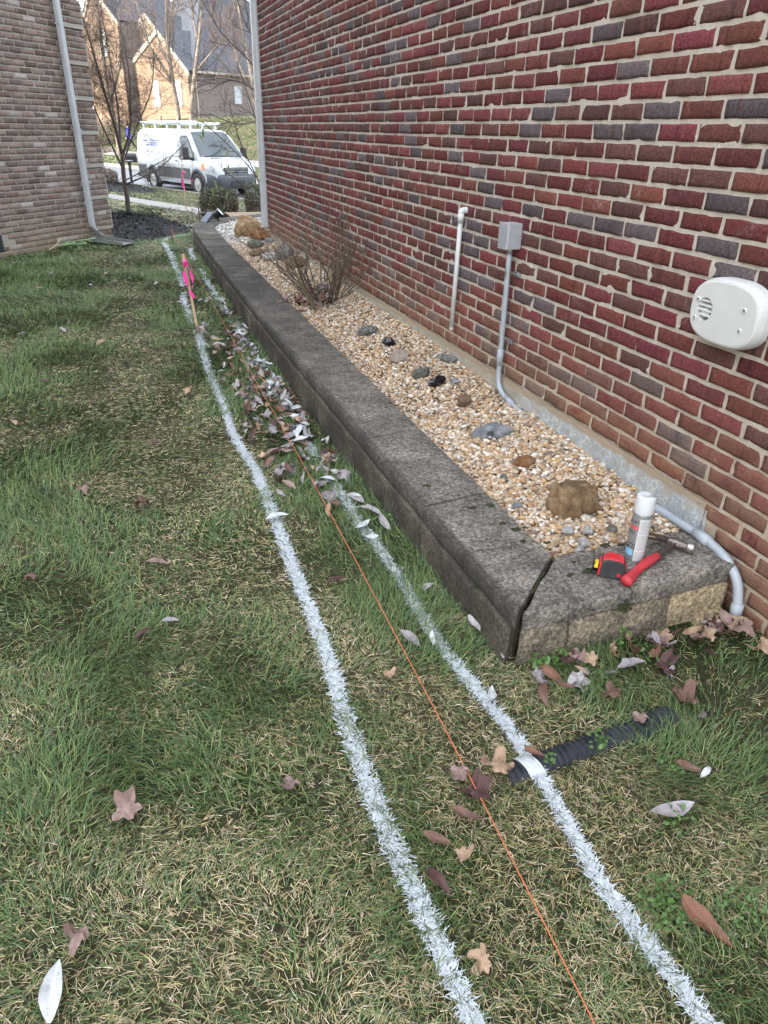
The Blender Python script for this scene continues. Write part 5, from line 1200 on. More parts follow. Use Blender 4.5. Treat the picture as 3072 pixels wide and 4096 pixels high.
pb = MB(); pb.tube([(1.585, 12.12, .26), (1.60, 12.13, .16), (1.60, 12.14, .05)], .016, 8); pb.tube([(1.45, 12.03, .25), (1.57, 12.11, .25)], .014, 8); pb.build('bracket', M['black_plastic'], t)
# ------------------------------------------------------------------ mulch mounds
def mound(name, cx, cy, rx, ry, h, mt, seed, wav=.06, chips=0, cs=.05, lim=None):
    A = np.linspace(0, 2 * np.pi, 90); Rr = np.linspace(0, 1, 26); a, r = np.meshgrid(A, Rr, indexing='ij'); rr = r * (1 - wav * np.sin(5 * a))
    x = cx + rx * rr * np.cos(a); y = cy + ry * rr * np.sin(a); z = gz(x.ravel(), y.ravel()).reshape(x.shape) + h * np.clip(1 - r ** 2.2, 0, 1) - .01 + .05 * (fbm(np.stack([x, y, x * 0], -1), 9, seed, 3) - .5) * (r < .97)
    idx = np.arange(a.size).reshape(a.shape); F = np.stack([idx[:-1, :-1], idx[:-1, 1:], idx[1:, 1:], idx[1:, :-1]], -1).reshape(-1, 4)
    V = np.stack([x.ravel(), y.ravel(), z.ravel()], -1); parts = [(V, F[:, ::-1], np.zeros((len(V), 3)))]
    if chips:
        q = np.random.default_rng(seed); i = q.integers(0, len(V), chips); p = V[i] + q.normal(0, .03, (chips, 3)) * [1, 1, .25] + [0, 0, .012]; aa = q.uniform(0, 6.28, chips); L = cs * q.uniform(.4, 1.3, chips); d = np.stack([np.cos(aa), np.sin(aa), q.normal(0, .35, chips)], -1) * L[:, None]; e = np.stack([-np.sin(aa), np.cos(aa), q.normal(0, .3, chips)], -1) * (L * .22)[:, None]
        VV = np.stack([p - d - e, p + d - e, p + d + e, p - d + e], 1).reshape(-1, 3); parts.append((VV, np.arange(chips * 4).reshape(-1, 4), np.zeros((len(VV), 3))))
    V, F, _ = join(parts); o = mk(name, V, F, mt); tag(o, kind='stuff'); return o
mound('mulch', .25, 13.7, 1.0, 2.0, .17, M['mulch'], 4, .06, 5000, .035)
mound('mulch', .55, 28.0, 1.1, 2.3, .16, M['mulch'], 6, .05, 1500, .05)
mound('mulch', -.3, 60.5, 2.2, 2.2, .2, M['mulch_brown'], 8, .05, 600, .1)

# ------------------------------------------------------------------ bare trees
def bare_tree(name, label, loc, tr, trunk_lv, mt_trunk, mt_twig, group=None):
    t = thing(name, label, 'tree', loc, 0, group)
    tr.mesh((0, 1), 8).build('trunk', mt_trunk, t, smooth=True)
    b = tr.mesh((2, 3, 4, 5), 3); b.build('crown', mt_twig, t, smooth=True); return t
tr = Tree(11); TY = 15.5
P0 = [(.35, TY, -.02), (.36, TY, .33), (.35, TY, .54), (.36, TY, .80), (.38, TY, 1.02)]
tr.lines.append((0, spline(P0, 3), np.linspace(.047, .036, 13)))
def lim(pts, r0, r1, cnt, L, lv=1, mx=4, sp=.85, up=.04, lo=.2):
    P = list(spline(pts, 3)); tr.lines.append((lv, P, np.linspace(r0, r1, len(P)))); tr.fill(P, lv + 1, mx, L, max(r1 * .55, .0042), cnt + 3, 1.2, -.01, .60, .26, lo)
lim([(.35, TY, .50), (.22, TY - .1, .55), (.08, TY - .2, .64), (-.12, TY - .25, .72)], .017, .007, 5, .45)
lim([(.36, TY, .50), (.52, TY - .15, .58), (.72, TY - .2, .66), (1.05, TY - .3, .84), (1.45, TY - .3, 1.18)], .018, .006, 8, .55)
lim([(.37, TY, .58), (.62, TY + .2, .68), (1.0, TY + .3, .85), (1.3, TY + .3, 1.0)], .014, .006, 6, .5)
lim([(.38, TY, 1.0), (.31, TY, 1.5), (.24, TY + .1, 1.9), (.15, TY + .1, 2.5), (.05, TY + .15, 3.1)], .033, .010, 12, .75)
lim([(.38, TY, 1.0), (.55, TY, 1.35), (.63, TY - .1, 1.8), (.68, TY - .1, 2.4), (.62, TY, 3.1)], .027, .008, 12, .75)
lim([(.37, TY, .85), (.52, TY + .1, 1.15), (.75, TY + .1, 1.55), (1.05, TY + .1, 2.1), (1.15, TY, 2.7)], .020, .007, 11, .7)
lim([(.36, TY, .75), (.24, TY + .1, 1.1), (.06, TY + .1, 1.6), (-.08, TY + .1, 2.2), (-.12, TY + .1, 2.8)], .020, .007, 10, .65)
lim([(.36, TY, 1.1), (.42, TY + .3, 1.7), (.40, TY + .3, 2.4), (.36, TY + .2, 3.3)], .02, .007, 10, .65)
bare_tree('ornamental_tree', 'small bare multi-branched tree growing from the black mulch mound', (.35, TY, -.02), tr, 1, M['bark'], M['twig'])
def big_tree(seed, pts, r0, forks, label, name='street_tree', mt=None, L=2.2, cnt=8, mx=4, tw=None, group='bare trees across the street'):
    global tr
    tr = Tree(seed); P = list(spline(pts, 4)); tr.lines.append((0, P, np.linspace(r0, r0 * .35, len(P)))); tr.fill(P, 2, mx, L, r0 * .22, cnt + 2, .9, .08, .6, .15, .25)
    for fp, fr in forks:
        Q = list(spline(fp, 4)); tr.lines.append((1, Q, np.linspace(fr, fr * .3, len(Q)))); tr.fill(Q, 2, mx, L * .85, fr * .3, cnt + 1, .9, .06, .6, .15, .25)
    return bare_tree(name, label, pts[0], tr, 1, mt or M['bark_pale'], tw or M['twig_far'], group)
g_ = lambda x, y: float(gz(np.array(x), np.array(y)))
big_tree(21, [(4.85, 52, g_(4.85, 52) - .1), (4.9, 52, 2.3), (4.75, 52, 4.2), (4.75, 52, 6.2), (4.95, 52, 9), (4.8, 52, 12)], .17,
         [([(4.75, 52, 3.8), (4.2, 51.8, 4.7), (3.6, 51.6, 5.7), (3.2, 51.5, 7.5), (2.9, 51.5, 9.5)], .10), ([(4.75, 52, 5.9), (5.2, 52, 7.2), (5.4, 52, 9.5)], .07), ([(4.8, 52, 4.5), (4.2, 52.4, 6.2), (4.0, 52.4, 9.0)], .07)], 'tall bare tree with a low left fork in front of the sunlit gable')
big_tree(22, [(5.5, 51, g_(5.5, 51) - .1), (5.6, 51, 2.2), (6.0, 51, 4.2), (6.5, 51, 6.3), (6.85, 51, 8.2), (7.1, 51, 11.5)], .16,
         [([(6.1, 51, 4.4), (6.9, 50.8, 5.2), (7.8, 50.6, 6.2), (8.8, 50.5, 7.8)], .075), ([(6.4, 51, 5.8), (6.2, 51, 7.5), (6.4, 51, 10)], .07)], 'leaning bare tree with pale sunlit trunk at the corner of the sunlit gable')
big_tree(23, [(1.2, 56, g_(1.2, 56) - .1), (1.2, 56, 1.5), (1.0, 56, 4.0), (1.1, 56, 7.0), (1.0, 56, 11)], .15,
         [([(1.1, 56, 2.4), (.6, 56, 4.0), (.3, 56, 7)], .09), ([(1.1, 56, 2.8), (2.0, 56, 5.0), (2.4, 56, 8.5)], .09)], 'bare tree behind the small ornamental tree at the left house', L=2.6, cnt=9)
big_tree(24, [(9.2, 47, g_(9.2, 47) - .1), (9.1, 47, 1.5), (8.7, 47, 4.0), (8.3, 47, 6.5), (8.0, 47, 9.5)], .14,
         [([(8.9, 47, 2.5), (8.2, 47, 4.2), (7.6, 47, 6.0)], .07), ([(8.8, 47, 3.5), (9.6, 47, 5.6), (9.9, 47, 8)], .07)], 'bare tree beside the white downspout of the red house', L=2.4, cnt=9)
# dark nearer tree behind the red house corner, reaching into the sky gap
tr = Tree(31); P = list(spline([(3.6, 15.0, -.25), (3.5, 15.0, 1.0), (3.2, 15.0, 2.2), (2.95, 15, 3.2), (2.8, 15, 4.6)], 4)); tr.lines.append((0, P, np.linspace(.075, .03, len(P))))
for fp in ([(3.3, 15, 1.7), (2.8, 14.9, 2.1), (2.3, 14.8, 2.25), (1.75, 14.7, 2.2)], [(3.2, 15, 2.1), (2.7, 15, 2.6), (2.25, 15, 3.0), (1.9, 15, 3.6)], [(3.1, 15, 2.6), (2.7, 15.1, 3.2), (2.5, 15, 4.0)], [(3.4, 15, 1.4), (2.9, 14.8, 1.6), (2.4, 14.6, 1.55), (1.9, 14.5, 1.7)]):
    Q = list(spline(fp, 4)); tr.lines.append((1, Q, np.linspace(.020, .007, len(Q)))); tr.fill(Q, 2, 4, .75, .0065, 8, .9, .03, .6, .2, .2)
tr.fill(P, 2, 4, 1.0, .010, 7, .9, .05, .6, .18, .4)
bare_tree('front_yard_tree', 'dark bare tree whose twigs cross the sky beside the downspout', (3.6, 15.0, -.25), tr, 1, M['bark'], M['twig'])
# tall shrub with a few hanging leaves
t = thing('tall_shrub', 'nearly bare shrub with a few hanging green leaves at the red house corner', 'shrub', (2.45, 11.9, .1))
tr = Tree(41); ends = []
for fp in ([(2.45, 11.9, .1), (2.3, 11.8, .6), (2.05, 11.7, .98), (1.72, 11.6, 1.30), (1.42, 11.55, 1.55)], [(2.45, 11.9, .1), (2.25, 11.9, .7), (1.98, 11.9, 1.3), (1.85, 11.9, 1.8)], [(2.5, 11.9, .1), (2.4, 11.9, .9), (2.2, 11.9, 1.7), (2.0, 11.9, 2.3)],
           [(2.4, 11.8, .1), (2.2, 11.6, .4), (1.95, 11.5, .72), (1.62, 11.4, .95)]):
    Q = list(spline(fp, 4)); tr.lines.append((0, Q, np.linspace(.015, .005, len(Q)))); tr.fill(Q, 1, 2, .42, .0045, 7, .8, .0, .6, .22, .3)
tr.mesh((0, 1, 2), 5).build('branches', M['twig'], t)
M['shrub_leaf'] = noisy('olive_leaf', (.10, .15, .045), (.19, .20, .07), 12, .5, 0)
for k, (x, y, z) in enumerate([(1.40, 11.5, 1.42), (1.70, 11.5, .97), (1.80, 11.5, .86), (1.97, 11.5, .62), (2.05, 11.5, .66), (1.66, 11.4, .62), (1.52, 11.5, .75), (1.50, 11.4, .92), (1.72, 11.5, 1.18), (1.33, 11.5, 1.50), (1.38, 11.5, 1.50), (2.16, 11.4, .60), (2.2, 11.4, .40), (1.85, 11.5, 1.00), (1.93, 11.5, .74), (2.02, 11.3, .82), (2.28, 11.3, .32), (2.25, 11.3, .22), (1.47, 11.5, .66), (1.36, 11.5, 1.34)]):
    V, F, C = leaf_long(k % 5 + 20); s_ = lr.uniform(.10, .15); Mx = np.array(Matrix.Translation((x, y, z)) @ Matrix.Rotation(lr.gauss(0, .6), 4, 'Z') @ Matrix.Rotation(R(90) + lr.gauss(0, .35), 4, 'Y') @ Matrix.Rotation(lr.uniform(0, 6.28), 4, 'X') @ Matrix.Scale(s_, 4)); V = V * [1, .75, 1] @ Mx[:3, :3].T + Mx[:3, 3]
    mk('leaf', V, F, M['shrub_leaf'], t, smooth=True)
# ------------------------------------------------------------------ clipped bushes and the far round bush
def bush(label, c, half, n, ls, cols, seed, group=None, power=5):
    q = np.random.default_rng(seed); t = thing('clipped_bush', label, 'bush', (c[0], c[1], c[2]), 0, group)
    D = q.normal(size=(n, 3)); D /= np.linalg.norm(D, axis=1)[:, None]; sup = (np.abs(D) ** power).sum(1) ** (-1 / power)
    rad = sup * (1 - .38 * q.random(n) ** 2.2) * (1 + .16 * (fbm(D + seed, 3.5, seed, 3) - .5) * 2); P = D * rad[:, None]; zrel = (P[:, 2] + 1) / 2
    P = P * np.array(half) + np.array(c) + [0, 0, half[2]]
    k = P[:, 2] > c[2] + .01; P, D, zrel = P[k], D[k], zrel[k]; n = len(P)
    a = q.normal(size=(n, 3)); a /= np.linalg.norm(a, axis=1)[:, None]; b = np.cross(a, D + q.normal(0, .6, (n, 3))); b /= np.linalg.norm(b, axis=1)[:, None] + 1e-9
    L = (ls * q.uniform(.6, 1.3, n))[:, None]; V = np.stack([P - a * L, P - b * L * .45, P + a * L, P + b * L * .45], 1).reshape(-1, 3)
    pz = np.clip(zrel * 1.5 - .35 + .7 * (fbm(P, 6, seed + 5, 2) - .5), 0, 1)[:, None]
    C = np.array(cols[0]) * (1 - pz) + np.array(cols[1]) * pz; C = C * q.uniform(.55, 1.5, n)[:, None]
    mk('foliage', V, np.arange(n * 4).reshape(-1, 4), M['leafy'], t, np.repeat(C[:, None], 4, 1).reshape(-1, 3))
    tg = Tree(seed)
    for kk in range(14):
        an = tg.r.uniform(0, 6.28); p = (c[0] + .1 * math.cos(an), c[1] + .1 * math.sin(an), c[2] - .02); tg.limb(p, (half[0] * math.cos(an) * 1.1, half[1] * math.sin(an) * 1.1, half[2] * 1.5), half[2] * 1.6, .010, .003, 1, .12, 0, 5)
    tg.mesh((1,), 5).build('stems', M['twig'], t); return t
BC = ((.075, .042, .028), (.062, .070, .028))
bush('square clipped boxwood with bronze sides, left of the pair by the van', (2.22, 16.6, g_(2.22, 16.6)), (.37, .38, .30), 9000, .020, BC, 3, 'clipped boxwoods in front of the van')
bush('square clipped boxwood right of the pair, half behind the downspout', (3.16, 16.9, g_(3.16, 16.9)), (.32, .36, .37), 8000, .020, BC, 9, 'clipped boxwoods in front of the van')
bush('low brown rounded bush at the left edge of the street beside the grey house', (-.05, 30.5, g_(-.05, 30.5)), (.55, .55, .28), 3000, .035, ((.10, .06, .05), (.14, .085, .06)), 13, None, 2.2)
for k, (x, y, w_, h_) in enumerate(((3.6, 61.8, .9, .45), (4.9, 62.2, .9, .4), (.5, 64.5, 1.2, .9), (-.6, 66, 1.1, .9))):
    bush(('low yellow green shrub under the sunlit gable windows', 'second low green shrub at the gable foot near its corner', 'brown leafless shrub in the bed left of the gable', 'dark shrub at the far left of the house across the street')[k], (x, y, g_(x, y)), (w_, w_, h_), 1600, .07, ((.10, .11, .04), (.16, .18, .05)) if k < 2 else ((.10, .07, .05), (.12, .09, .06)), 17 + k, None, 2.2)

# ------------------------------------------------------------------ house across the street
BH = np.array([7.63, 65.56, 2.2]); bu = np.array([-.5, .866, 0]); bv = np.array([.866, .5, 0])
def B(u, v, z): return tuple(BH + bu * u + bv * v + np.array([0, 0, z]) - np.array([0, 0, 2.2]))
bh = thing('brick_house', 'tan brick house with steep dark roof and sunlit gables across the street', 'house', tuple(BH))
def far_brick(name, c1, c2, mo_):
    m = mat(name, c1, .9); t = NT(m); br = t.n('ShaderNodeTexBrick'); br.inputs['Scale'].default_value = 1.0; br.inputs['Brick Width'].default_value = .30; br.inputs['Row Height'].default_value = .10; br.inputs['Mortar Size'].default_value = .012
    br.inputs['Color1'].default_value = (*c1, 1); br.inputs['Color2'].default_value = (*c2, 1); br.inputs['Mortar'].default_value = (*mo_, 1); br.inputs['Bias'].default_value = 0
    g = t.n('ShaderNodeNewGeometry'); s_ = t.n('ShaderNodeSeparateXYZ'); t.l(t.obj(), s_.inputs[0]); nx = t.n('ShaderNodeSeparateXYZ'); t.l(g.outputs['Normal'], nx.inputs[0])
    uu = t.math('ADD', t.math('MULTIPLY', s_.outputs[0], .9), t.math('MULTIPLY', s_.outputs[1], .75)); cb_ = t.n('ShaderNodeCombineXYZ'); t.l(uu, cb_.inputs[0]); t.l(s_.outputs[2], cb_.inputs[1]); t.l(cb_.outputs[0], br.inputs['Vector'])
    t.base(br.outputs['Color']); return m
fb1 = far_brick('tan_far_brick', (.20, .125, .075), (.155, .095, .06), (.24, .19, .14)); fb2 = far_brick('shaded_far_brick', (.16, .12, .105), (.13, .10, .09), (.20, .18, .16))  # fb2: shade painted into the brick of walls turned from the sun
shg = noisy('dark_slate_shingle', (.030, .034, .045), (.06, .065, .078), 3, .9, 0); trim = mat('cream_trim', (.34, .30, .24), .7); shake = noisy('tan_cedar_shake', (.22, .17, .115), (.17, .13, .09), 5, .9, 0)
def wallp(name, pts, ext, mt): b = MB(); b.prism(pts, ext); return b.build(name, mt, bh)
EH = 5.25
wallp('side_wall', [B(0, 0, -1), B(0, 16, -1), B(0, 16, EH), B(0, 0, EH)], tuple(bu * .2), fb2)
wallp('front_wall', [B(.2, 0, -1), B(13.5, 0, -1), B(13.5, 0, EH), B(.2, 0, EH)], tuple(bv * .2), fb1)
b = MB(); p = .35; RZ = EH + 7.6
b.add([B(-p, -p, EH - .1), B(-p, 16 + p, EH - .1), B(14 + p, 16 + p, EH - .1), B(14 + p, -p, EH - .1), B(7, 7, RZ), B(7, 9, RZ)], [(0, 1, 5, 4), (1, 2, 5), (2, 3, 4, 5), (3, 0, 4), (3, 2, 1, 0)]); b.build('roof', shg, bh)
wallp('gutter', [B(-.42, -.1, EH - .14), B(-.42, 16.2, EH - .14), B(-.42, 16.2, EH + .02), B(-.42, -.1, EH + .02)], tuple(bu * .08), trim)
b = MB(); b.tube([B(-.08, .12, EH - .2), B(-.08, .12, 1.2)], .05, 8); b.build('downspout', trim, bh)
def gable(v0, ul, ur, zb, zl, zr, up, zp, mt, tw=.28, depth=5):
    wallp('gable_wall', [B(ur, v0, zb), B(ul, v0, zb), B(ul, v0, zl), B(up, v0, zp), B(ur, v0, zr)], tuple(bv * .15), mt)
    for (ua, za) in ((ul, zl), (ur, zr)):
        e_ = .18 * (1 if ua == ul else -1); wallp('rake_board', [B(up, v0 - .12, zp + .30), B(ua + e_, v0 - .12, za + .12 - abs(e_) * .8), B(ua + e_, v0 - .12, za - .22 - abs(e_) * .8), B(up, v0 - .12, zp - .10)], tuple(bv * .12), trim)
        wallp('gable_roof', [B(up, v0 - .14, zp + .31), B(ua + e_ * 1.2, v0 - .14, za + .13 - abs(e_) * .8), B(ua + e_ * 1.2, v0 + depth, za + .13 - abs(e_) * .8), B(up, v0 + depth, zp + .31)], (0, 0, .06), shg)
gable(-.5, 8.3, -.0, -1, 5.55, 5.25, 3.4, 7.85, fb1)
wallp('gable_return', [B(.0, -.5, -1), B(.0, .0, -1), B(.0, .0, 5.2), B(.0, -.5, 5.2)], tuple(bu * .1), fb2)
gable(.35, 12.2, .6, 4.0, 5.9, 4.9, 6.0, 9.1, shake)
gable(-1.5, 12.6, 7.2, -1, 8.6, 8.75, 10.2, 11.0, fb1, depth=7)
wallp('wing_side_wall', [B(7.2, -1.5, -1), B(7.2, 3, -1), B(7.2, 3, 8.7), B(7.2, -1.5, 8.7)], tuple(bu * .1), fb2)
wglass = mat('bright_window_glass', (.30, .33, .36), .08); wframe = mat('white_window_frame', (.36, .35, .32), .6)
def window(u0, u1, z0, z1, v0, side=False):
    P_ = (lambda a, d, z: B(a, v0 - d, z)) if not side else (lambda a, d, z: B(-d, a, z)); ex = lambda d: tuple((bv if not side else bu) * d)
    b = MB(); f_ = .07
    for pts in ([P_(u0, .06, z0), P_(u1, .06, z0), P_(u1, .06, z0 + f_), P_(u0, .06, z0 + f_)], [P_(u0, .06, z1 - f_), P_(u1, .06, z1 - f_), P_(u1, .06, z1), P_(u0, .06, z1)], [P_(u0, .06, z0 + f_), P_(u0 + f_, .06, z0 + f_), P_(u0 + f_, .06, z1 - f_), P_(u0, .06, z1 - f_)], [P_(u1 - f_, .06, z0 + f_), P_(u1, .06, z0 + f_), P_(u1, .06, z1 - f_), P_(u1 - f_, .06, z1 - f_)],
                [P_(u0 + f_, .055, (z0 + z1) / 2 - .03), P_(u1 - f_, .055, (z0 + z1) / 2 - .03), P_(u1 - f_, .055, (z0 + z1) / 2 + .03), P_(u0 + f_, .055, (z0 + z1) / 2 + .03)]):
        b.prism(pts, ex(.06))
    w_ = b.build('window', wframe, bh); b = MB(); b.prism([P_(u0 + f_, .02, z0 + f_), P_(u1 - f_, .02, z0 + f_), P_(u1 - f_, .02, z1 - f_), P_(u0 + f_, .02, z1 - f_)], ex(.015)); b.build('pane', wglass, w_)
    if not side:
        b = MB(); b.prism([P_(u0 + f_, .035, (z0 + z1) / 2), P_(u1 - f_, .035, (z0 + z1) / 2), P_(u1 - f_, .035, z1 - f_), P_(u0 + f_, .035, z1 - f_)], ex(.01)); b.build('blind', wframe, w_)
window(3.95, 4.85, 2.85, 4.68, -.5); window(1.0, 1.85, 2.85, 4.65, -.5); window(9.0, 10.2, 6.4, 8.3, -1.5); window(3.85, 4.6, 3.18, 4.43, 0, True)
# ------------------------------------------------------------------ mailbox, walking person
mz = g_(1.0, 34.6); t = thing('mailbox', 'black mailbox on a post at the kerb behind the small tree', 'mailbox', (1.05, 33.9, mz))
b = MB(); b.box((1.0, 33.85, mz), (1.1, 33.95, mz + 1.05)); b.build('post', M['black_plastic'], t)
b = MB(); Y0, Y1 = 33.72, 34.05
for (x0, x1) in ((.86, 1.36),):
    prof = [(Y0 + .165 + .165 * math.cos(a), mz + 1.22 + .13 * math.sin(a)) for a in np.linspace(0, math.pi, 9)] + [(Y0, mz + 1.02), (Y1, mz + 1.02)]
    b.prism([(x0, y, z) for y, z in prof], (x1 - x0, 0, 0))
b.build('box', M['black_plastic'], t, bevel=.01); b = MB(); b.box((.86, 33.70, mz + 1.06), (1.2, 33.717, mz + 1.1)); b.build('number_strip', M['label_white'], t)
def person():
    px, py = 2.02, 57.0; gz0 = g_(px, py) + .035
    t = thing('person', 'person in a bright blue jacket and dark trousers walking on the far pavement', 'person', (px, py, gz0))
    J = {}; E_ = []
    def add(n, x, z, d, r, p=None):
        J[n] = (len(J), (x, d, z), r)
        if p: E_.append((J[p][0], J[n][0]))
    # walking towards -x (left); x = stride direction, d = depth
    add('pelvis', 0, .95, 0, .15); add('waist', -.01, 1.10, 0, .135, 'pelvis'); add('chest', -.03, 1.32, 0, .165, 'waist'); add('neckb', -.05, 1.48, 0, .09, 'chest'); add('neck', -.06, 1.54, 0, .055, 'neckb'); add('chin', -.075, 1.60, 0, .065, 'neck'); add('skull', -.07, 1.69, 0, .092, 'chin'); add('crown', -.06, 1.755, 0, .06, 'skull'); add('nose', -.165, 1.665, 0, .016, 'skull')
    for s, nm, kx, ax_, hx in ((-1, 'a', -.14, -.26, -.16), (1, 'b', .18, .48, .17)):
        d = .10 * s; add('hip' + nm, kx * .15, .88, d, .10, 'pelvis'); add('knee' + nm, kx, .50, d, .068, 'hip' + nm); add('ankle' + nm, ax_, .10 + (.05 if s > 0 else 0), d, .045, 'knee' + nm); add('toe' + nm, ax_ - .17, .045 + (.0 if s > 0 else 0), d, .04, 'ankle' + nm)
        sx = -hx; add('sho' + nm, -.03, 1.42, .19 * s, .075, 'chest'); add('elb' + nm, sx * .55, 1.16, .24 * s, .055, 'sho' + nm); add('wri' + nm, sx * 1.35 - .06, .96, .22 * s, .036, 'elb' + nm); add('palm' + nm, sx * 1.5 - .08, .90, .22 * s, .034, 'wri' + nm)
        for q in range(4): add(f'f{q}' + nm, sx * 1.5 - .08 + (q - 1.5) * .016, .82 + .01 * abs(q - 1.5), .22 * s - .01 * s, .009, 'palm' + nm)
        add('th' + nm, sx * 1.5 - .125, .865, .22 * s, .010, 'palm' + nm)
    me = bpy.data.meshes.new('body'); me.from_pydata([j[1] for j in J.values()], E_, []); o = bpy.data.objects.new('body', me); COL.objects.link(o)
    sk = o.modifiers.new('skin', 'SKIN'); sk.use_smooth_shade = True
    for i, j in enumerate(J.values()): me.skin_vertices[0].data[i].radius = (j[2], j[2])
    me.skin_vertices[0].data[0].use_root = True; ss_ = o.modifiers.new('sub', 'SUBSURF'); ss_.levels = 1; ss_.render_levels = 1
    m2 = bpy.data.meshes.new_from_object(o.evaluated_get(bpy.context.evaluated_depsgraph_get())); bpy.data.objects.remove(o)
    skin, blue, darkp, shoe = mat('skin', (.45, .27, .19), .6), mat('blue_jacket', (.03, .06, .55), .8), mat('dark_trousers', (.02, .02, .025), .9), mat('pale_shoe', (.4, .38, .36), .7)
    for mm in (blue, darkp, skin, shoe): m2.materials.append(mm)
    for p_ in m2.polygons:
        c = p_.center; p_.material_index = 2 if c.z > 1.53 or (c.z < .95 and c.z > .75 and abs(c.y) > .185) else (0 if c.z > .90 or abs(c.y) > .185 else (3 if c.z < .09 else 1))
    o = bpy.data.objects.new('body', m2); COL.objects.link(o); o.parent = t
    P, F = ICO3; P = P * [.10, .095, .085] + [-.05, 0, 1.735]; mk('hair', P, F, mat('dark_hair', (.02, .015, .012), .7), t, smooth=True, local=True)
    t.rotation_euler = (0, 0, R(-20))
person()
# ------------------------------------------------------------------ parked van (x forward, y to its left, z up; origin on the road under the wheelbase centre)
HF = np.array([.403, -.915])
van = thing('cargo_van', 'white cargo van with roof rack and grey lower cladding parked on the street', 'van', (3.37, 30.45, -.70), math.atan2(HF[1], HF[0]))
vw = mat('white_van_paint', (.42, .46, .50), .25); vw.node_tree.nodes['Principled BSDF'].inputs['Coat Weight'].default_value = .4
vclad = noisy('grey_cladding', (.055, .06, .07), (.07, .075, .085), 20, .7, .1); vblack = mat('van_black_trim', (.015, .016, .018), .5); vglass = mat('van_tinted_glass', (.03, .045, .05), .05); vchrome = mat('van_chrome', (.75, .76, .78), .15, 1)
vlamp = mat('headlamp_lens', (.45, .47, .49), .08); vamber = mat('amber_lens', (.75, .18, .02), .3); vtyre = mat('tyre_rubber', (.02, .02, .02), .85); vrim = mat('steel_wheel', (.36, .37, .38), .4, .6)
def zt(x): return np.interp(x, [-2.85, -2.7, .55, .80, .98, 1.2, 1.5, 1.78, 2.1, 2.4, 2.55, 2.66], [2.0, 2.08, 2.09, 2.07, 1.99, 1.80, 1.52, 1.26, 1.17, 1.07, 1.0, .90])
def tp(x): return np.interp(x, [-2.85, -2.75, 1.5, 2.0, 2.35, 2.55, 2.66], [.955, .985, 1.0, .985, .945, .88, .80])
def wz(z): return np.interp(z, [.28, .5, .9, 1.25, 1.65, 1.95, 2.09], [.93, .985, 1.0, .975, .915, .845, .78])
def vy(x, z): return wz(z) * tp(x)
xs = np.array([-2.85, -2.80, -2.6, -2.2, -1.65, -1.0, -.4, .2, .55, .8, .98, 1.2, 1.5, 1.78, 1.95, 2.1, 2.25, 2.4, 2.5, 2.58, 2.66])
V = []; K = 15
for x in xs:
    top = zt(x); zs_ = np.concatenate([np.linspace(.42, top - .10, 9), [top - .05, top - .015]]); row = [(x, vy(x, z) * (1 if i < 9 else (.985 if i == 9 else .95)), z) for i, z in enumerate(zs_)]
    wt = vy(x, top); row += [(x, wt * .84, top + .004), (x, wt * .5, top + .018), (x, wt * .2, top + .024), (x, 0, top + .026)]; V += row
nx = len(xs); V = np.array(V); V2 = V.copy(); V2[:, 1] *= -1
F = []; 
for i in range(nx - 1):
    for k in range(K - 1):
        a, b_, c, d = i * K + k, i * K + k + 1, (i + 1) * K + k + 1, (i + 1) * K + k
        F.append((a, b_, c, d)); o_ = nx * K; F.append((o_ + d, o_ + c, o_ + b_, o_ + a))
for i in (0, nx - 1):
    L_ = [i * K + k for k in range(K)] + [nx * K + i * K + k for k in range(K - 2, -1, -1)]; F.append(tuple(L_) if i == 0 else tuple(L_[::-1]))
bo_ = mk('body', np.concatenate([V, V2]), F, vw, van, smooth=True, local=True)
bm = bmesh.new(); bm.from_mesh(bo_.data); bmesh.ops.remove_doubles(bm, verts=bm.verts, dist=.001); bmesh.ops.recalc_face_normals(bm, faces=bm.faces); bm.to_mesh(bo_.data); bm.free()
def vl(b, name, mt, par=van, bev=0, smooth=False): return b.build(name, mt, par, True, smooth, bev)
def side_patch(poly, off, side, nm, mt, par=van, k=1):
    """polygon given as (x,z), laid on the body side"""
    cx = np.mean([p[0] for p in poly]); cz = np.mean([p[1] for p in poly]); P = [(cx, cz)] + poly; Vv = [(x, side * (vy(x, z) + off), z) for x, z in P]; n = len(poly); Fv = [(0, 1 + i, 1 + (i + 1) % n)[::side] for i in range(n)]
    return mk(nm, Vv, Fv, mt, par, local=True)
def side_strip(x0, x1, z0, z1, off, side, nm, mt, par=van, n=24, nz=2):
    X = np.linspace(x0, x1, n); Z = np.linspace(z0, z1, nz); Vv = [(x, side * (vy(x, z) + off), z) for x in X for z in Z]; Fv = []
    for i in range(n - 1):
        for j in range(nz - 1): q = (i * nz + j, (i + 1) * nz + j, (i + 1) * nz + j + 1, i * nz + j + 1); Fv.append(q[::-side])
    return mk(nm, Vv, Fv, mt, par, local=True, smooth=True)
WX = (1.65, -1.65)
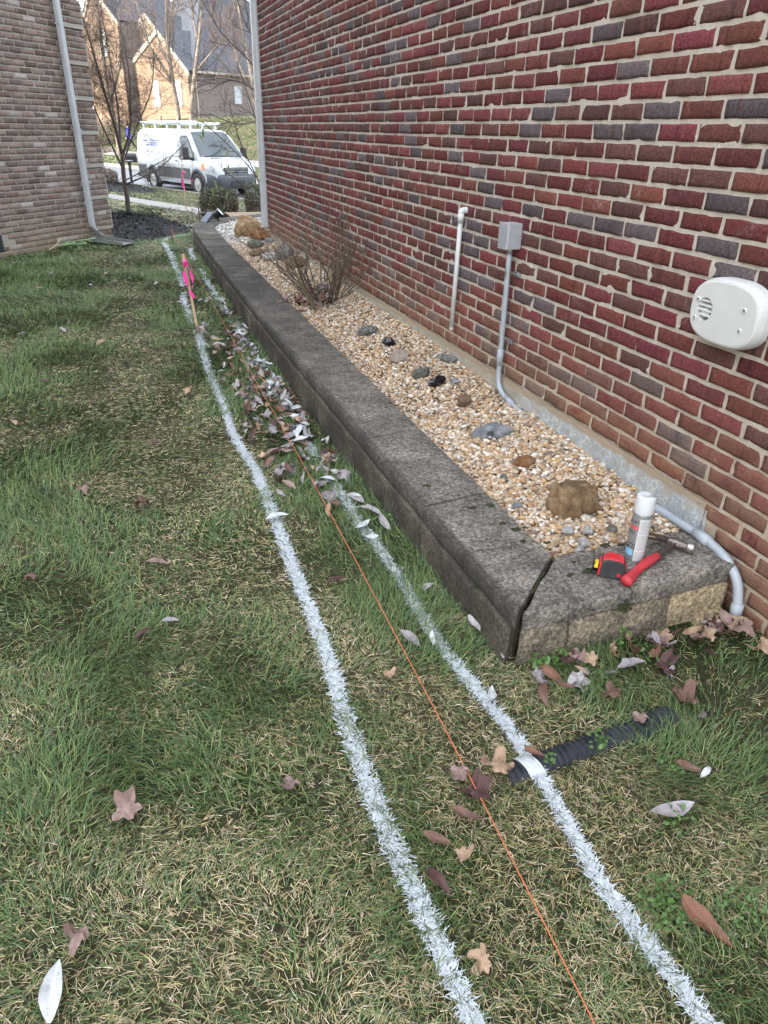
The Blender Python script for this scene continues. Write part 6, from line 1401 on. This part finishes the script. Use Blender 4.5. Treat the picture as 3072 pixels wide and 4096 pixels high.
for sd_ in (-1, 1):
    side_strip(-1.65 + .45, 1.65 - .45, .50, .86, .014, sd_, 'side_cladding', vclad); side_strip(-2.84, -1.65 - .45, .42, .86, .014, sd_, 'side_cladding', vclad, n=10)
    side_strip(-1.2, 1.2, .34, .50, .0, sd_, 'sill', vw, n=8)
    for wx in WX:
        A = np.linspace(R(-12), R(192), 22); Vv = []; Fv = []
        for a in A:
            for rr_, of in ((.37, -.06), (.40, .022), (.49, .022), (.51, .004)):
                x, z = wx + rr_ * math.cos(a), .37 + rr_ * math.sin(a); Vv.append((x, sd_ * (vy(x, max(z, .42)) + of), z))
        for i in range(len(A) - 1):
            for j in range(3): q = (i * 4 + j, i * 4 + j + 1, (i + 1) * 4 + j + 1, (i + 1) * 4 + j); Fv.append(q[::sd_])
        mk('wheel_arch', Vv, Fv, vclad, van, local=True, smooth=True)
        Vv = [(wx, sd_ * (vy(wx, .5) + .006), .38)] + [(wx + .395 * math.cos(a), sd_ * (vy(wx + .395 * math.cos(a), max(.42, .37 + .395 * math.sin(a))) + .006), .37 + .395 * math.sin(a)) for a in A]
        mk('arch_shade_disc', Vv, [(0, i + 1, i + 2)[::sd_] for i in range(len(A) - 1)], M['dark'], van, local=True)  # flat dark disc on the body side paints the wheel well's shade
        Mx = Matrix.Translation((wx, sd_ * .885, .355)) @ Matrix.Rotation(-sd_ * math.pi / 2, 4, 'X')
        b = MB(); b.lathe([(.20, -.10), (.30, -.115), (.345, -.09), (.355, -.05), (.355, .09), (.345, .118), (.30, .130), (.225, .125), (.21, .10)], 36, 0, Mx); w_ = vl(b, 'wheel', vtyre, smooth=True)
        b = MB(); b.lathe([(.222, .118), (.215, .105), (.19, .085), (.15, .10), (.12, .118), (.075, .120), (.07, .135), (.03, .138)], 30, 0, Mx); vl(b, 'rim', vrim, w_)
        b = MB()
        for q in range(8):
            a = q * math.pi / 4; b.tube([tuple(Mx @ Vector((.165 * math.cos(a), .165 * math.sin(a), .088))), tuple(Mx @ Vector((.165 * math.cos(a), .165 * math.sin(a), .099)))], .020, 8)
        vl(b, 'rim_shade_spot', M['dark'], w_)  # dark studs paint the shade of openings not cut into the rim
    side_patch([(.50, 1.24), (.50, 1.80), (.56, 1.86), (.92, 1.86), (1.10, 1.72), (1.42, 1.36), (1.44, 1.22), (1.0, 1.17), (.62, 1.16)], .006, sd_, 'door_window', vglass)
    side_patch([(.455, 1.20), (.455, 1.83), (.54, 1.905), (.95, 1.905), (1.16, 1.74), (1.50, 1.36), (1.56, 1.16), (1.0, 1.125), (.58, 1.115)], .003, sd_, 'window_surround', vblack)
    side_strip(.405, .415, .52, 1.98, .004, sd_, 'door_seam', vblack, n=2, nz=14); side_strip(-.72, -.71, .52, 1.95, .004, sd_, 'door_seam', vblack, n=2, nz=14); side_strip(1.38, 1.39, .80, 1.18, .004, sd_, 'door_seam', vblack, n=2, nz=6)
    side_strip(-2.3, -.9, 1.30, 1.315, .005, sd_, 'slide_rail', vblack, n=12); side_strip(-2.75, .40, 1.955, 1.965, .004, sd_, 'roof_seam', vclad, n=20)
    for hx in (.50, .20): side_strip(hx, hx + .14, 1.06, 1.10, .022, sd_, 'door_handle', vblack if hx < .3 else vw, n=4)
    for bx0, bx1, bz in ((-2.35, -1.95, 1.66), (-1.75, -1.05, 1.68), (-1.75, -1.2, 1.60), (-2.0, -1.1, 1.52)):
        q = random.Random(int(bz * 100)); x = bx0; 
        while x < bx1 - .02: w2 = q.uniform(.03, .08); side_strip(x, x + w2, bz, bz + q.uniform(.03, .055), .004, sd_, 'side_lettering', mat('blue_decal', (.10, .16, .45), .5) if 'blue_decal' not in bpy.data.materials else bpy.data.materials['blue_decal'], n=3); x += w2 + .025
    b = MB(); Mx = Matrix.Translation((1.38, sd_ * 1.20, 1.36)); b.box((-.07, -.12, -.20), (.07, .10, .20), 0, Mx); mi_ = vl(b, 'mirror', vblack, bev=.05)
    b = MB(); b.tube([(1.46, sd_ * .95, 1.16), (1.42, sd_ * 1.08, 1.19), (1.40, sd_ * 1.17, 1.24)], .05, 8); vl(b, 'mirror_arm', vblack, mi_)
    # headlamp wraps the front corner
    Vv = []; Fv = []; nn_ = 7
    for i, x in enumerate(np.linspace(2.02, 2.60, nn_)):
        f = i / (nn_ - 1); zl, zh = .90 - .10 * f, 1.07 - .10 * f + .03 * math.sin(f * 3.14)
        for z in np.linspace(zl, zh, 4): Vv.append((x + .02 * f, sd_ * (vy(x, z) + .012 - .04 * max(0, f - .7)), z))
    for i in range(nn_ - 1):
        for j in range(3): q = (i * 4 + j, (i + 1) * 4 + j, (i + 1) * 4 + j + 1, i * 4 + j + 1); Fv.append(q[::-sd_])
    hl = mk('headlight', Vv, Fv, vlamp, van, local=True, smooth=True)
    side_strip(2.0, 2.16, .865, 1.04, .017, sd_, 'turn_signal', vamber, hl, n=4)
    b = MB(); b.box((2.60, sd_ * .62 - .16, .44), (2.715, sd_ * .62 + .16, .53)); vl(b, 'fog_recess', vblack)
# windscreen laid just above the sloping nose of the roof
Vv = []; nn_ = 9; XX = np.linspace(.93, 1.80, 8)
for i, x in enumerate(XX):
    w_ = np.interp(x, [.93, 1.80], [.70, .90])
    for j in range(nn_):
        s_ = (j / (nn_ - 1) - .5) * 2; top = zt(x); wt = vy(x, top); yy = s_ * w_; h_ = np.interp(abs(yy), [0, wt * .5, wt * .84, wt * .95, wt], [.026, .018, .004, -.012, -.05]); Vv.append((x + .012, yy, top + h_ + .012))
gl = mk('windscreen', Vv, [(i * nn_ + j, (i + 1) * nn_ + j, (i + 1) * nn_ + j + 1, i * nn_ + j + 1) for i in range(len(XX) - 1) for j in range(nn_ - 1)], vglass, van, local=True, smooth=True)
b = MB(); b.tube([(1.86, -.75, 1.262), (1.90, 0, 1.262), (1.86, .75, 1.262)], .022, 6); b.tube([(1.84, -.5, 1.28), (1.60, .1, 1.475)], .008, 5); vl(b, 'wipers', vblack)
b = MB(); b.box((1.99, -.60, 1.212), (2.04, -.18, 1.226)); vl(b, 'bonnet_vent', vblack); b = MB(); b.box((1.99, .18, 1.212), (2.04, .60, 1.226)); vl(b, 'bonnet_vent', vblack)
b = MB(); b.prism([(2.63, -.50, .94), (2.63, .50, .94), (2.70, .46, .62), (2.70, -.46, .62)], (.03, 0, .01)); gr_ = vl(b, 'grille', vblack, bev=.01)
for k in range(4):
    z = .90 - k * .082; x = np.interp(z, [.62, .94], [2.728, 2.662]); b = MB(); w2 = np.interp(z, [.62, .94], [.43, .47]); b.box((x, -w2, z - .013), (x + .022, w2, z + .013)); vl(b, 'grille_bar', vchrome, gr_)
b = MB(); b.lathe([(.05, 0), (.05, .012), (.045, .016)], 20, 0, Matrix.Translation((2.705, 0, .815)) @ Matrix.Rotation(math.pi / 2, 4, 'Y') @ Matrix.Scale(1.5, 4, (0, 1, 0)) @ Matrix.Scale(.7, 4, (1, 0, 0))); vl(b, 'badge', mat('blue_oval_badge', (.02, .06, .25), .3), gr_)
# dark front bumper with rounded corners
Vv = []; Fv = []; A = np.linspace(-1, 1, 21); lev = [(.26, -.05), (.34, .03), (.60, .05), (.70, .02), (.735, -.06)]
for s_ in A:
    yb = 1.005 * math.copysign(min(1, abs(s_) ** .85), s_); xb = 2.70 - .95 * max(0, abs(s_) - .55) ** 2.0 * 2.2
    for z, o_ in lev: Vv.append((xb + o_, yb * (1 + o_ * .25), z))
for i in range(len(A) - 1):
    for j in range(4): Fv.append((i * 5 + j, (i + 1) * 5 + j, (i + 1) * 5 + j + 1, i * 5 + j + 1))
mk('front_bumper', Vv, Fv, vclad, van, local=True, smooth=True)
b = MB(); b.box((2.752, -.28, .36), (2.765, .28, .52)); vl(b, 'number_plate_holder', vblack); b = MB(); b.box((-2.95, -.95, .40), (-2.83, .95, .56)); vl(b, 'rear_bumper', vblack)
b = MB(); b.box((-2.6, -.8, .22), (2.4, .8, .44)); vl(b, 'underbody', M['dark'])
# roof rack
b = MB()
for y in (-.80, .80): b.tube([(-2.6, y, 2.30), (.55, y, 2.30)], .035, 8)
for x in (-2.4, -1.5, -.6, .3):
    b.box((x - .03, -.80, 2.235), (x + .03, .80, 2.275))
    for y in (-.74, .74): b.box((x - .03, y - .03, 2.06), (x + .03, y + .03, 2.24))
rk = vl(b, 'roof_rack', vw)
for x in (-.9, .42):
    b = MB(); b.tube([(x, -.80, 2.33), (x + .03, -.80, 2.45), (x + .09, -.80, 2.50)], .02, 6); vl(b, 'ladder_hook', vblack, rk)
b = MB(); b.tube([(-2.5, -.45, 2.33), (.5, -.45, 2.33)], .04, 8); b.tube([(-2.5, -.15, 2.33), (.5, -.15, 2.33)], .04, 8)
for q in range(9): b.tube([(-2.3 + q * .33, -.45, 2.33), (-2.3 + q * .33, -.15, 2.33)], .018, 6)
ladder = b.build('ladder', M['alum'], None, True); ladder.matrix_world = Matrix.Translation((3.37, 30.45, -.70)) @ Matrix.Rotation(math.atan2(HF[1], HF[0]), 4, 'Z'); tag(ladder, 'aluminium ladder lying on the roof rack of the white van', 'ladder')
